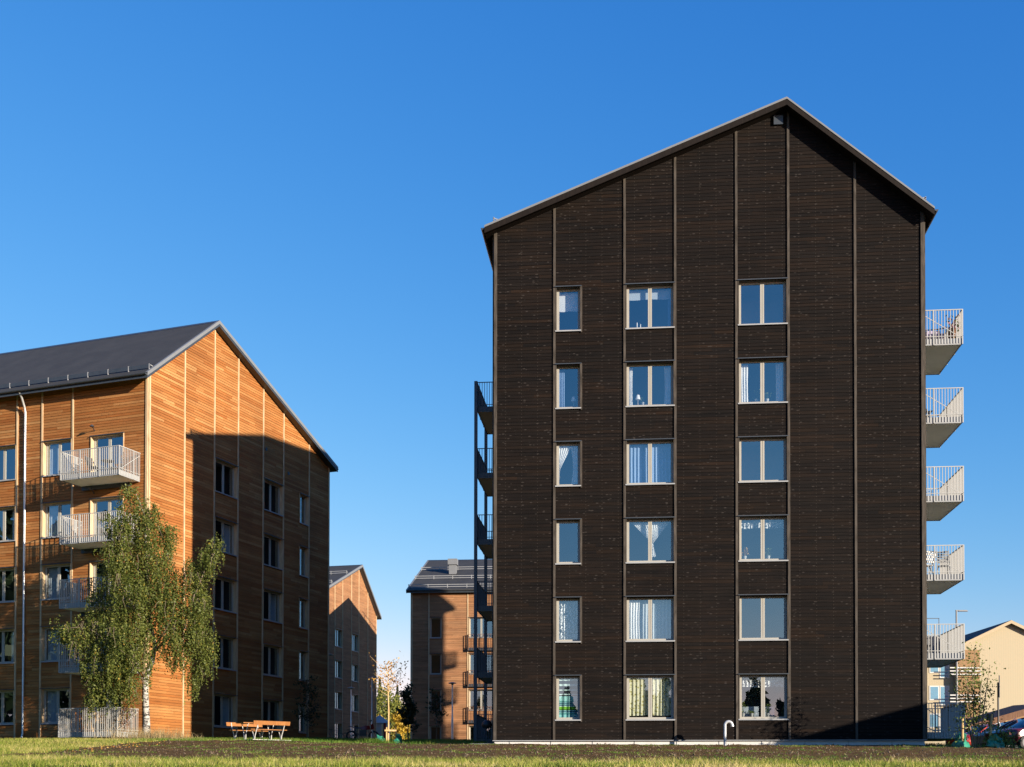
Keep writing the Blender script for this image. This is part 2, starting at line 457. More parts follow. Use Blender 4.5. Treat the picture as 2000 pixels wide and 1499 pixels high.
# ------------------------------------------------------------------ mesh helpers
class MB:
    """collects faces; build() links them as one mesh object"""

    def __init__(self):
        self.v, self.f, self.r, self.sm = [], [], [], False

    def face(self, pts, rnd=0.5):
        i = len(self.v)
        self.v += [tuple(p) for p in pts]
        self.f.append(tuple(range(i, i + len(pts))))
        self.r.append(rnd)

    def box(self, a, b, rnd=0.5, M=None):
        x0, y0, z0 = a
        x1, y1, z1 = b
        c = [(x0, y0, z0), (x1, y0, z0), (x1, y1, z0), (x0, y1, z0), (x0, y0, z1), (x1, y0, z1), (x1, y1, z1), (x0, y1, z1)]
        if M is not None:
            c = [tuple(M @ Vector(p)) for p in c]
        i = len(self.v)
        self.v += c
        for q in ((0, 3, 2, 1), (4, 5, 6, 7), (0, 1, 5, 4), (1, 2, 6, 5), (2, 3, 7, 6), (3, 0, 4, 7)):
            self.f.append(tuple(i + k for k in q))
            self.r.append(rnd)
        return self

    def beam(self, p, q, w, h=None, up=(0, 0, 1)):
        """a straight bar from p to q"""
        h = h or w
        p, q = Vector(p), Vector(q)
        d = (q - p)
        L = d.length
        if L < 1e-6:
            return self
        d /= L
        u = Vector(up)
        if abs(d.dot(u)) > 0.99:
            u = Vector((1, 0, 0))
        s = d.cross(u).normalized()
        t = s.cross(d)
        M = Matrix((s, t, d)).transposed().to_4x4()
        M.translation = p
        return self.box((-w / 2, -h / 2, 0), (w / 2, h / 2, L), M=M)

    def tube(self, pts, rad, seg=8, cap=True, rnd=0.5):
        pts = [Vector(p) for p in pts]
        if not hasattr(rad, '__len__'):
            rad = [rad] * len(pts)
        i0 = len(self.v)
        prev = None
        for k, p in enumerate(pts):
            d = (pts[min(k + 1, len(pts) - 1)] - pts[max(k - 1, 0)]).normalized()
            if prev is None:
                a = d.orthogonal().normalized()
            else:
                a = (prev - d * prev.dot(d)).normalized()
            prev = a
            b = d.cross(a)
            for s in range(seg):
                t = 2 * math.pi * s / seg
                self.v.append(tuple(p + (a * math.cos(t) + b * math.sin(t)) * rad[k]))
        for k in range(len(pts) - 1):
            for s in range(seg):
                q = i0 + k * seg
                self.f.append((q + s, q + (s + 1) % seg, q + seg + (s + 1) % seg, q + seg + s))
                self.r.append(rnd)
        if cap:
            self.f.append(tuple(i0 + s for s in reversed(range(seg))))
            self.f.append(tuple(i0 + (len(pts) - 1) * seg + s for s in range(seg)))
            self.r += [rnd, rnd]
        self.sm = True
        return self

    def lathe(self, prof, seg=16, centre=(0, 0), rnd=0.5):
        i0 = len(self.v)
        for r, z in prof:
            for s in range(seg):
                t = 2 * math.pi * s / seg
                self.v.append((centre[0] + r * math.cos(t), centre[1] + r * math.sin(t), z))
        for k in range(len(prof) - 1):
            for s in range(seg):
                q = i0 + k * seg
                self.f.append((q + s, q + (s + 1) % seg, q + seg + (s + 1) % seg, q + seg + s))
                self.r.append(rnd)
        self.f.append(tuple(i0 + (len(prof) - 1) * seg + s for s in range(seg)))
        self.f.append(tuple(i0 + s for s in reversed(range(seg))))
        self.r += [rnd, rnd]
        self.sm = True
        return self

    def mesh(self, name, mat):
        me = bpy.data.meshes.new(name)
        me.from_pydata(self.v, [], self.f)
        a = me.attributes.new('rnd', 'FLOAT', 'FACE')
        a.data.foreach_set('value', np.array(self.r, dtype=np.float32))
        if self.sm:
            me.shade_smooth()
            me.set_sharp_from_angle(angle=Rd(40))
        me.materials.append(MATS[mat])
        return me

    def build(self, name, mat, parent=None):
        o = bpy.data.objects.new(name, self.mesh(name, mat))
        sc.collection.objects.link(o)
        o.parent = parent
        return o

    def place(self, name, mat, frame=None):
        """a top-level object: origin moved to the middle of its base, then put into the world through frame"""
        V = np.array(self.v)
        c = Vector(((V[:, 0].min() + V[:, 0].max()) / 2, (V[:, 1].min() + V[:, 1].max()) / 2, V[:, 2].min()))
        self.v = [(a - c.x, b - c.y, d - c.z) for a, b, d in self.v]
        o = self.build(name, mat)
        o.matrix_world = (frame or Matrix()) @ Matrix.Translation(c)
        return o


def tag(o, label=None, cat=None, group=None, kind=None):
    if label:
        o['label'] = label
    if cat:
        o['category'] = cat
    if group:
        o['group'] = group
    if kind:
        o['kind'] = kind
    return o


def empty(name, M):
    o = bpy.data.objects.new(name, None)
    o.empty_display_size = 0.3
    sc.collection.objects.link(o)
    o.matrix_world = M
    return o


def frame_at(x, y, z=0.0, deg=0.0):
    return Matrix.Translation((x, y, z)) @ Matrix.Rotation(Rd(deg), 4, 'Z')


def copy_tree(o, M, label=None, group=None):
    c = o.copy()
    sc.collection.objects.link(c)
    c.matrix_world = M
    if label:
        c['label'] = label
    if group:
        c['group'] = group
    for ch in o.children:
        d = ch.copy()
        sc.collection.objects.link(d)
        d.parent = c
        for g in ch.children:
            e = g.copy()
            sc.collection.objects.link(e)
            e.parent = d
    return c


def interp(x, pts):
    if x <= pts[0][0]:
        return pts[0][1]
    for (a, b), (c, d) in zip(pts, pts[1:]):
        if x <= c:
            return b + (d - b) * (x - a) / (c - a)
    return pts[-1][1]


def sstep(x, a, b):
    t = min(1, max(0, (x - a) / (b - a)))
    return t * t * (3 - 2 * t)


# ------------------------------------------------------------------ ground
PROF = [(-2000, -4), (-400, -2.6), (-60, -2.0), (0, -1.6), (8, -0.75), (16, 0.17), (25, 0.42), (35, 0.82), (46, 1.29), (57, 1.72), (72, 2.27),
        (102, 3.1), (116, 3.52), (140, 4.2), (220, 4.7), (500, 4.8), (3000, 5)]
DROP = [(30, 0), (41, 0.12), (58, 0.4), (70, 0.7), (140, 0.85), (400, 0.5)]


def gz(x, y):
    z = interp(y, PROF)
    z += 0.11 * sstep(-x, 5, 11) * (sstep(y, 42, 50) - sstep(y, 62, 75))
    z -= sstep(x, 14.5, 20) * interp(y, DROP)
    return z


def gz_n(x, y):
    return gz(x, y) + 0.03 * (noise.noise((x * 0.5, y * 0.5, 3)) + 0.5 * noise.noise((x * 1.7, y * 1.7, 8)))


def lines(segs):
    out = []
    for a, b, st in segs:
        k = max(1, int(round((b - a) / st)))
        out += [a + (b - a) * i / k for i in range(k)]
    out.append(segs[-1][1])
    return out


def sheet(name, xs, ys, fn, mat, keep=None):
    mb = MB()
    mb.v = [(x, y, fn(x, y)) for y in ys for x in xs]
    nx = len(xs)
    for j in range(len(ys) - 1):
        for i in range(nx - 1):
            if keep and not keep((xs[i] + xs[i + 1]) / 2, (ys[j] + ys[j + 1]) / 2):
                continue
            q = j * nx + i
            mb.f.append((q, q + 1, q + nx + 1, q + nx))
            mb.r.append(0.5)
    mb.sm = True
    return mb.build(name, mat)


gx = lines([(-2500, -300, 400), (-300, -60, 30), (-60, -30, 4), (-30, 30, 0.75), (30, 60, 4), (60, 300, 30), (300, 2500, 400)])
gy = lines([(-2000, -200, 300), (-200, -20, 20), (-20, 12, 3), (12, 62, 0.6), (62, 160, 4), (160, 400, 30), (400, 3000, 400)])


def soil_in(x, y):
    wob = 0.9 * noise.noise((x * 0.3, y * 0.3, 1)) + 0.4 * noise.noise((x * 1.3, y * 1.3, 5))
    front = interp(x, [(-13, 27.2), (-10.5, 26.0), (-6, 22.2), (0, 20.4), (10, 19.5), (25, 18.5)]) + wob
    left = interp(y, [(25, -10.2), (28.5, -11.3), (37, -12.6), (44, -13.9), (50, -13.6)]) + wob * 0.8
    back = interp(x, [(-15, 49.0), (-9, 50.2), (-4, 49.5), (-1.2, 48.6), (-0.9, 47.4), (15.2, 45.8), (16, 44.0), (30, 43.0)])
    return y > front and x > left and y < back + 0.3 * wob * (x < -1.5)


tag(sheet('ground', gx, gy, lambda x, y: gz_n(x, y) - (0.10 if soil_in(x, y) else 0), 'turf'), kind='structure')


def soil_z(x, y):
    return gz_n(x, y) + 0.012 + 0.045 * noise.noise((x * 2.3, y * 2.3, 0)) + 0.03 * noise.noise((x * 6, y * 6, 2))


tag(sheet('soil_bed', lines([(-15, 30, 0.2)]), lines([(17.5, 51, 0.2)]), soil_z, 'soil', soil_in), kind='structure')
# parking area to the right and a gravel edge at the dark building's corner
tag(sheet('parking_area', lines([(20, 75, 2.5)]), lines([(54, 128, 2.5)]), lambda x, y: gz(x, y) + 0.05, 'asphalt'), kind='structure')
tag(sheet('gravel_edge', lines([(-1.6, 0.8, 0.2)]), lines([(46.7, 47.6, 0.15)]), lambda x, y: gz_n(x, y) + 0.035, 'gravel'), kind='structure')
# ------------------------------------------------------------------ buildings
COURSE = 0.13


def sub_intervals(a, b, cuts):
    segs = [(a, b)]
    for c, d in cuts:
        nxt = []
        for p, q in segs:
            if d <= p or c >= q:
                nxt.append((p, q))
                continue
            if c > p:
                nxt.append((p, c))
            if d < q:
                nxt.append((d, q))
        segs = nxt
    return [s for s in segs if s[1] - s[0] > 0.02]


def make_wall(B, mp, prof, trims, openings, zb, clad, trim, n_ind=0, trim_d=0.062, trim_w=0.085, course=COURSE, seed=0, boards=True):
    """one clad wall: prof is its top outline [(s, z), ...]; mp(s, d, z) puts wall coordinates into the building"""
    rnd = random.Random(seed)
    s_a, s_b = prof[0][0], prof[-1][0]
    top = lambda s: interp(s, prof)
    zmax = max(z for _, z in prof)
    peak = max(prof, key=lambda t: t[1])

    def rng_at(z):
        lo = s_a if z <= prof[0][1] else s_a + (z - prof[0][1]) / (peak[1] - prof[0][1]) * (peak[0] - s_a)
        hi = s_b if z <= prof[-1][1] else s_b - (z - prof[-1][1]) / (peak[1] - prof[-1][1]) * (s_b - peak[0])
        return lo, hi

    # sheathing with the openings left out
    sh = MB()
    zs = sorted({zb} | {o['z0'] for o in openings} | {o['z1'] for o in openings})
    ss = sorted({s_a, s_b} | {o['s0'] for o in openings} | {o['s1'] for o in openings})
    for za, zc in zip(zs, zs[1:]):
        for a, b in zip(ss, ss[1:]):
            if any(o['s0'] - 1e-6 <= a and b <= o['s1'] + 1e-6 and o['z0'] - 1e-6 <= za and zc <= o['z1'] + 1e-6 for o in openings):
                continue
            sh.face([mp(a, -0.004, za), mp(b, -0.004, za), mp(b, -0.004, zc), mp(a, -0.004, zc)])
    up = [(s_a, zs[-1]), (s_b, zs[-1])] + [(s, z) for s, z in reversed(prof)]
    sh.face([mp(s, -0.004, z) for s, z in up])
    sh.build('sheathing', 'sheathing' if clad == 'clad_dark' else 'sheathing_orange', B)
    pieces = []
    if boards:
        z = zb
        while z < zmax - 0.02:
            zh = min(z + course, zmax - 0.001)
            zm = (z + zh) / 2
            lo0, hi0 = rng_at(z)
            lo1, hi1 = rng_at(zh)
            cuts = [(o['s0'], o['s1']) for o in openings if o['z0'] < zm < o['z1']]
            for a, b in zip(trims, trims[1:]):
                for p, q in sub_intervals(a, b, cuts):
                    p0, q0, p1, q1 = max(p, lo0), min(q, hi0), max(p, lo1), min(q, hi1)
                    if q0 - p0 < 0.03:
                        continue
                    if q1 <= p1:
                        p1 = q1 = (p1 + q1) / 2
                    # long walls: boards end at random joints
                    pieces.append((q0 - p0, p0, q0, p1, q1, z, zh))
            z += course
        order = sorted(range(len(pieces)), key=lambda i: -pieces[i][0])
        chosen = set(order[:n_ind])
        rest = MB()
        for i, (ln, p0, q0, p1, q1, z, zh) in enumerate(pieces):
            mb = MB() if i in chosen else rest
            t = (0.013 if clad == 'clad_dark' else 0.02) + rnd.uniform(-0.0025, 0.0025)
            g = 0.005 if clad == 'clad_dark' else 0.006
            joints = []
            if ln > 1.2 and rnd.random() < 0.6:
                joints = [p0 + ln * rnd.uniform(0.25, 0.75)]
            ends = [p0] + joints + [q0]
            for k in range(len(ends) - 1):
                r = rnd.random()
                a0, b0 = ends[k] + (0.002 if k else 0), ends[k + 1]
                a1 = p1 if k == 0 else a0
                b1 = q1 if k == len(ends) - 2 else b0
                P = [(0.0, z, 0), (t, z + 0.004, 0), (t, zh - g - 0.008, 1), (0.002, zh - g, 1)]
                for (d0, za, w0), (d1, zc, w1) in zip(P, P[1:]):
                    A0, B0 = (a0, b0) if w0 == 0 else (a1, b1)
                    A1, B1 = (a0, b0) if w1 == 0 else (a1, b1)
                    mb.face([mp(A0, d0, za), mp(B0, d0, za), mp(B1, d1, zc), mp(A1, d1, zc)], r)
            if i in chosen:
                mb.build('board', clad, B)
        if rest.f:
            tag(rest.build('cladding', clad, B), kind='stuff')
    else:
        c = MB()
        pts = [(s_a, zb), (s_b, zb)] + list(reversed(prof))
        c.face([mp(s, 0.02, z) for s, z in pts])
        c.build('cladding', clad, B)
    for s in trims:
        w = trim_w / 2
        a, b = s - w, s + w
        if s == trims[0]:
            a, b = s - 0.002, s + 0.11
        if s == trims[-1]:
            a, b = s - 0.11, s + 0.002
        t = MB()
        za, zc = top(max(a, s_a)) - 0.01, top(min(b, s_b)) - 0.01
        f = [mp(a, trim_d, zb), mp(b, trim_d, zb), mp(b, trim_d, zc), mp(a, trim_d, za)]
        k = [mp(a, -0.002, zb), mp(b, -0.002, zb), mp(b, -0.002, zc), mp(a, -0.002, za)]
        t.face(f)
        for i in range(4):
            t.face([f[i], k[i], k[(i + 1) % 4], f[(i + 1) % 4]])
        t.build('trim_board', trim, B)


def wbox(mb, mp, s0, s1, d0, d1, z0, z1):
    a, b = mp(s0, d0, z0), mp(s1, d1, z1)
    lo = tuple(min(p, q) for p, q in zip(a, b))
    hi = tuple(max(p, q) for p, q in zip(a, b))
    mb.box(lo, hi)


WINDOW_N = [0]


def make_window(B, mp, o, frame, trim, casing=True, room='room', deep=1.7):
    WINDOW_N[0] += 1
    rnd = random.Random(WINDOW_N[0])
    s0, s1, z0, z1, n = o['s0'], o['s1'], o['z0'], o['z1'], o.get('n', 2)
    cs = 0.03
    w = MB()
    wbox(w, mp, s0, s0 + cs, -0.2, 0.066, z0, z1)
    wbox(w, mp, s1 - cs, s1, -0.2, 0.066, z0, z1)
    wbox(w, mp, s0 + cs, s1 - cs, -0.2, 0.03, z1 - cs, z1)
    wbox(w, mp, s0 + cs, s1 - cs, -0.2, 0.03, z0, z0 + 0.02)
    if casing:      # short side board of its own beside a narrow window
        wbox(w, mp, s1 + 0.001, s1 + 0.05, 0.0, 0.068, z0 - 0.06, z1 + 0.02)
    win = w.build('window', trim, B)
    a, b, c, d = s0 + cs, s1 - cs, z0 + 0.02, z1 - cs
    fr = MB()
    fs, fb, ft = 0.095, 0.10, 0.075
    D0, D1 = -0.19, -0.145
    wbox(fr, mp, a, a + fs, D0, D1, c, d)
    wbox(fr, mp, b - fs, b, D0, D1, c, d)
    wbox(fr, mp, a + fs, b - fs, D0, D1, d - ft, d)
    wbox(fr, mp, a + fs, b - fs, D0, D1, c, c + fb)
    lights = []
    x0, x1 = a + fs, b - fs
    if n == 2:
        m = (x0 + x1) / 2
        wbox(fr, mp, m - 0.072, m - 0.006, D0, D1 + 0.002, c + fb, d - ft)
        wbox(fr, mp, m + 0.006, m + 0.072, D0, D1 + 0.006, c + fb, d - ft)
        wbox(fr, mp, m - 0.0055, m + 0.0055, D0, D0 + 0.01, c + fb, d - ft)
        lights = [(x0, m - 0.072), (m + 0.072, x1)]
    else:
        lights = [(x0, x1)]
    fr.build('frame', frame, win)
    for p, q in lights:
        g = MB()
        e = [rnd.uniform(-0.0022, 0.0022) for _ in range(3)]
        g.face([mp(p, -0.172 + e[0], c + fb), mp(q, -0.172 + e[1], c + fb), mp(q, -0.172 + e[1] + e[2], d - ft), mp(p, -0.172 + e[0] + e[2], d - ft)])
        g.build('pane', 'glass', win)
    si = MB()
    wbox(si, mp, s0 - 0.015, s1 + 0.015, -0.14, 0.085, z0 + 0.021, z0 + 0.034)
    wbox(si, mp, s0 - 0.015, s1 + 0.015, 0.075, 0.09, z0 - 0.015, z0 + 0.02)
    si.build('sill', 'grey_metal', win)
    hd = MB()
    wbox(hd, mp, s0 - 0.03, s1 + 0.03, 0.0, 0.105, z1 + 0.001, z1 + 0.02)
    wbox(hd, mp, s0 - 0.03, s1 + 0.03, 0.105, 0.112, z1 - 0.012, z1 + 0.022)
    hd.build('head_flashing', 'dark_metal', win)
    rm = MB()
    e = 0.012
    F0, F1 = -0.16, -deep
    A, Bq, C, Dq = s0 + e, s1 - e, z0 + e, z1 - e
    A2, B2, C2, D2 = A - 0.25, Bq + 0.25, C - 0.55, Dq + 0.12
    H = -0.3
    ring = lambda dd, p, q, r, s: [mp(p, dd, r), mp(q, dd, r), mp(q, dd, s), mp(p, dd, s)]
    r0, r1, r2, r3 = ring(F0, A, Bq, C, Dq), ring(H, A, Bq, C, Dq), ring(H, A2, B2, C2, D2), ring(F1, A2, B2, C2, D2)
    for u, v in ((r0, r1), (r1, r2), (r2, r3)):
        for i in range(4):
            rm.face([u[i], u[(i + 1) % 4], v[(i + 1) % 4], v[i]])
    rm.face(r3)
    rm.build('room', room, win)
    return win


def make_roof(B, prof, L, ov, mats, th=0.27, gutter=True, vents=True, strip=0.08):
    """prof: three points of the roof's top outline across the building"""
    (xl, zl), (xr, zr), (xe, ze) = prof
    roof_m, verge_m, rake_m = mats
    y0, y1 = -ov, L + ov
    r = MB()
    for (xa, za), (xb, zb) in (((xl, zl), (xr, zr)), ((xr, zr), (xe, ze))):
        t = 0.05
        for off, flip in ((0, 0), (-t, 1)):
            r.face([(xa, y0, za + off), (xb, y0, zb + off), (xb, y1, zb + off), (xa, y1, za + off)])
    r.face([(xl, y0, zl), (xl, y1, zl), (xl, y1, zl - .05), (xl, y0, zl - .05)])
    r.face([(xe, y0, ze), (xe, y1, ze), (xe, y1, ze - .05), (xe, y0, ze - .05)])
    roof = r.build('roof', roof_m, B)
    # seams across the covering, laid along the slope
    cap = MB()
    dl, dr = Vector((xl - xr, 0, zl - zr)).normalized(), Vector((xe - xr, 0, ze - zr)).normalized()
    for d in (dl, dr):
        nrm = Vector((-d.z, 0, d.x)) if d.x < 0 else Vector((d.z, 0, -d.x))
        nrm = nrm if nrm.z > 0 else -nrm
        a = Vector((xr, 0, zr)) + Vector((0, 0, 0.016))
        b = a + d * 0.22
        cap.face([(a.x, y0, a.z + .012), (a.x, y1, a.z + .012), (b.x, y1, b.z), (b.x, y0, b.z)])
    cap.build('ridge_cap', 'dark_metal', roof)
    for yy, sgn in ((y0, -1), (y1, 1)):
        v, k, s = MB(), MB(), MB()
        for (xa, za), (xb, zb) in (((xl, zl), (xr, zr)), ((xr, zr), (xe, ze))):
            def strip_(mb, t0, t1, ya, yb):
                p = [(xa, ya, za + t0), (xb, ya, zb + t0), (xb, ya, zb + t1), (xa, ya, za + t1)]
                q = [(xa, yb, za + t0), (xb, yb, zb + t0), (xb, yb, zb + t1), (xa, yb, za + t1)]
                mb.face(p)
                mb.face(q)
                for i in range(4):
                    mb.face([p[i], p[(i + 1) % 4], q[(i + 1) % 4], q[i]])
            strip_(v, 0.022, -strip, yy + sgn * 0.03, yy - sgn * 0.10)
            strip_(k, -strip + 0.004, -th, yy + sgn * 0.012, yy - sgn * 0.035)
        v.build('verge_flashing', verge_m, roof)
        k.build('rake_board', rake_m, roof)
    so = MB()
    for (xa, za), (xb, zb) in (((xl, zl), (xr, zr)), ((xr, zr), (xe, ze))):
        so.face([(xa, y0 + .036, za - th + .02), (xb, y0 + .036, zb - th + .02), (xb, y1 - .036, zb - th + .02), (xa, y1 - .036, za - th + .02)])
    so.build('soffit', rake_m, roof)
    for x, z, sg in ((xl, zl, -1), (xe, ze, 1)):
        f = MB()
        f.box((min(x, x - sg * .03), y0 + .04, z - th + .021), (max(x, x - sg * .03), y1 - .04, z - .051))
        f.build('fascia', rake_m, roof)
        if gutter:
            g = MB()
            pts = []
            n = 8
            cx, cz = x + sg * 0.075, z - 0.06
            pr = [(cx + 0.07 * math.cos(math.pi * (1 + i / n)), cz + 0.07 * math.sin(math.pi * (1 + i / n))) for i in range(n + 1)]
            for (pa, qa), (pb, qb) in zip(pr, pr[1:]):
                g.face([(pa, y0 + .02, qa), (pb, y0 + .02, qb), (pb, y1 - .02, qb), (pa, y1 - .02, qa)])
            for yy in (y0 + .02, y1 - .02):
                g.face([(p, yy, q) for p, q in pr])
            g.sm = True
            gt = g.build('gutter', 'dark_metal', roof)
    return roof


def snow_guard(B, prof, L, side, up=0.5, mat='dark_metal', n_rail=3, step=1.15, h=0.2):
    (xl, zl), (xr, zr), (xe, ze) = prof
    x0, z0 = (xl, zl) if side == 0 else (xe, ze)
    d = Vector((xr - x0, 0, zr - z0)).normalized()
    p = Vector((x0, 0, z0)) + d * up
    m = MB()
    b = MB()
    y = -0.25
    while y < L:
        b.box((p.x - .02, y - .02, p.z), (p.x + .02, y + .02, p.z + h + .03))
        a = p + d * 0.32
        b.beam((a.x, y, a.z + .01), (p.x, y, p.z + h), 0.035)
        y += step
    tag(b.build('snow_guard_brackets', 'grey_metal', B), kind='stuff')
    for i in range(n_rail):
        zz = p.z + h * (0.35 + 0.6 * i / max(1, n_rail - 1))
        m.box((p.x - .01, -0.3, zz - .022), (p.x + .01, L, zz + .022))
    tag(m.build('snow_guard', mat, B), kind='stuff')


def make_balcony(B, mp, s0, s1, out, z, rail='rail_grey', slab='slab_paint', beam=True, posts=None, ground=None, diag=True, th=0.2, step=0.11, wall_d=0.05):
    a = MB()
    wbox(a, mp, s0, s1, wall_d, out, z, z + th)
    bal = a.build('balcony', slab, B)
    edge = MB()
    e = 0.012
    wbox(edge, mp, s0 - e, s1 + e, out, out + 0.03, z - 0.02, z + th + 0.02)
    wbox(edge, mp, s0 - e, s0, wall_d, out, z - 0.02, z + th + 0.02)
    wbox(edge, mp, s1, s1 + e, wall_d, out, z - 0.02, z + th + 0.02)
    edge.build('edge_channel', 'dark_metal' if rail != 'rail_grey' else 'grey_metal', bal)
    r = MB()
    zt = z + th + 1.08
    zb = z + 0.03
    w = 0.011

    def bar(s, d):
        wbox(r, mp, s - w, s + w, d - w, d + w, zb, zt)
    n = max(2, int(round((s1 - s0) / step)))
    for i in range(n + 1):
        bar(s0 + (s1 - s0) * i / n, out + 0.045)
    k = max(2, int(round((out - wall_d) / step)))
    for i in range(k):
        d = wall_d + 0.04 + (out - wall_d) * i / k
        bar(s0 - 0.025, d)
        bar(s1 + 0.025, d)
    t = MB()
    for zz, hh in ((zt, 0.03), (z + th + 0.09, 0.02)):
        wbox(t, mp, s0 - .045, s1 + .045, out + .025, out + .065, zz, zz + hh)
        wbox(t, mp, s0 - .045, s0 - .005, wall_d, out + .024, zz, zz + hh)
        wbox(t, mp, s1 + .005, s1 + .045, wall_d, out + .024, zz, zz + hh)
    t.build('top_rail', 'dark_metal' if rail == 'rail_grey' and diag == 'dark' else rail, bal)
    q = r
    for s, d in ((s0 - .025, out + .045), (s1 + .025, out + .045), (s0 - .025, out * 0.35), (s1 + .025, out * 0.35), ((s0 * 2 + s1) / 3, out + .045), ((s0 + 2 * s1) / 3, out + .045)):
        wbox(q, mp, s - .02, s + .02, d - .02, d + .02, z - 0.01, zt)
    tag(r.build('railing_bars', rail, bal), kind='stuff')
    if diag:
        b = MB()
        for s in (s0 - .025, s1 + .025):
            b.beam(mp(s, wall_d + 0.03, zt - 0.1), mp(s, out - 0.1, z + th + 0.1), 0.022)
        m = (s0 + s1) / 2
        b.build('tie_rod', rail, bal)
    if beam:
        bm = MB()
        wbox(bm, mp, s0 + 0.5, s1 - 0.02, wall_d, wall_d + 0.12, z - 0.19, z - 0.002)
        bm.build('bearing_beam', 'dark_metal', bal)
    return bal


HEIGHT = 2.95


def gable_building(name, label, M, W, L, roof, ov, zb, zg, cols, rows, trims, mats, n_ind=0, sides=True, side0=None, sideW=None, boards=True, frame='frame_beige', rooms=None, th=0.27, strip=0.055,
                   grp=None, course=COURSE, gutter=True):
    """cols: [(s0, s1, sashes)], rows: [(sill, lintel)]"""
    clad, trim, rake, rf, verge = mats
    B = empty(name, M)
    tag(B, label, 'building', grp)
    (xl, zl), (xr, zr), (xe, ze) = roof
    und = lambda x: interp(x, roof) - th + 0.015
    prof = [(0, und(0)), (xr, und(xr)), (W, und(W))]
    gmap = lambda s, d, z: (s, -d, z)
    wins = [dict(s0=a, s1=b, z0=z0, z1=z1, n=n, c=ci, r=ri) for ri, (z0, z1) in enumerate(rows) for ci, (a, b, n) in enumerate(cols)]
    make_wall(B, gmap, prof, trims, wins, zb, clad, trim, n_ind, seed=1, course=course, boards=boards)
    for o in wins:
        make_window(B, gmap, o, frame, trim, casing=(o['n'] == 1 and not o.get('nc')), room=(rooms or {}).get((o['r'], o['c']), 'room'))
    lmap = lambda s, d, z: (-d, s, z)
    rmap = lambda s, d, z: (W + d, s, z)
    bmap = lambda s, d, z: (s, L + d, z)
    for mp, spec, xx, sd in ((lmap, side0, 0, 2), (rmap, sideW, W, 3)):
        spec = spec or dict(trims=[0, L / 3, 2 * L / 3, L], wins=[], boards=False)
        make_wall(B, mp, [(0, und(xx)), (L, und(xx))], spec['trims'], spec['wins'], zb, clad, trim, spec.get('n_ind', 0), seed=sd, course=course, boards=spec.get('boards', True))
        for o in spec['wins']:
            make_window(B, mp, o, frame, trim, casing=False, room=o.get('room', 'room'))
    make_wall(B, bmap, prof, [0, W], [], zb, clad, trim, seed=4, boards=False)
    pl = MB()
    pl.box((0.03, 0.03, zg - 0.8), (W - 0.03, L - 0.03, zb - 0.035))
    pl.build('plinth', 'plinth', B)
    fl = MB()
    fl.box((-0.03, -0.075, zb - 0.034), (W + 0.03, L + 0.075, zb - 0.008))
    fl.build('base_flashing', 'grey_metal', B)
    make_roof(B, roof, L, ov, (rf, verge, rake), th=th, strip=strip, gutter=gutter)
    return B


# ---- the dark building
A_M = 5.5867
M_DARK = frame_at(-0.698, 47.350, 0, -A_M)
ROOF_D = [(-0.33, 20.97), (10.94, 25.29), (16.24, 20.95)]
OV_D = 0.47
ROWS_D = [(3.953 - 1.696 + k * HEIGHT, 3.953 + k * HEIGHT) for k in range(5, -1, -1)]
COLS_D = [(2.345, 3.30, 1), (4.995, 6.81, 2), (9.175, 10.985, 2)]
TR_D = [0, 2.30, 4.95, 6.845, 9.115, 11.03, 13.46, 15.94]
L_D = 34.7
side_tr = [0, 5.2, 8.0, 10.6, 14, 18, 22, 25, 28.5, 31.5, L_D]
DARK = gable_building('timber_apartment_block', 'tall black-brown timber apartment block with six storeys, its gable facing front', M_DARK, 15.94, L_D, ROOF_D, OV_D, 1.52, 1.28,
                      COLS_D, ROWS_D, TR_D, ('clad_dark', 'trim_dark', 'rake_dark', 'roof_felt', 'verge_grey'), n_ind=300,
                      side0=dict(trims=side_tr, wins=[]), sideW=dict(trims=side_tr, wins=[]),
                      rooms={(0, 2): 'room_pale', (2, 2): 'room_pale'}, grp='gabled timber apartment blocks')
j = MB()
for k in range(10):
    j.box((0.6 + k * 1.57, 0.012, 1.0), (0.606 + k * 1.57, 0.0295, 1.48))
j.build('plinth_joint', 'dark_metal', DARK)
vb = MB()
vb.box((10.50, -0.10, 24.50), (10.84, -0.025, 24.84))
vb.build('vent_box', 'dark_metal', DARK)  # dark finish stands in for the shade under the verge
snow_guard(DARK, ROOF_D, L_D, 0, up=0.35, h=0.26)
snow_guard(DARK, ROOF_D, L_D, 1, up=0.35, h=0.26)
rmap = lambda s, d, z: (15.94 + d, s, z)
lmap = lambda s, d, z: (-d, s, z)
for k in range(6):
    z = 16.35 - HEIGHT * k
    make_balcony(DARK, rmap, 0.85, 4.35, 1.55, z, beam=False)
    make_balcony(DARK, rmap, 30.7, 34.3, 1.55, z, beam=False)
    make_balcony(DARK, lmap, 7.7, 11.3, 1.58, z, rail='steel_blue', slab='concrete', beam=True, diag=False)
for s in (7.62, 11.38):
    p = MB()
    p.box((-1.74, s - 0.06, 1.3), (-1.60, s + 0.06, 17.68))
    p.build('balcony_post', 'steel_blue', DARK)

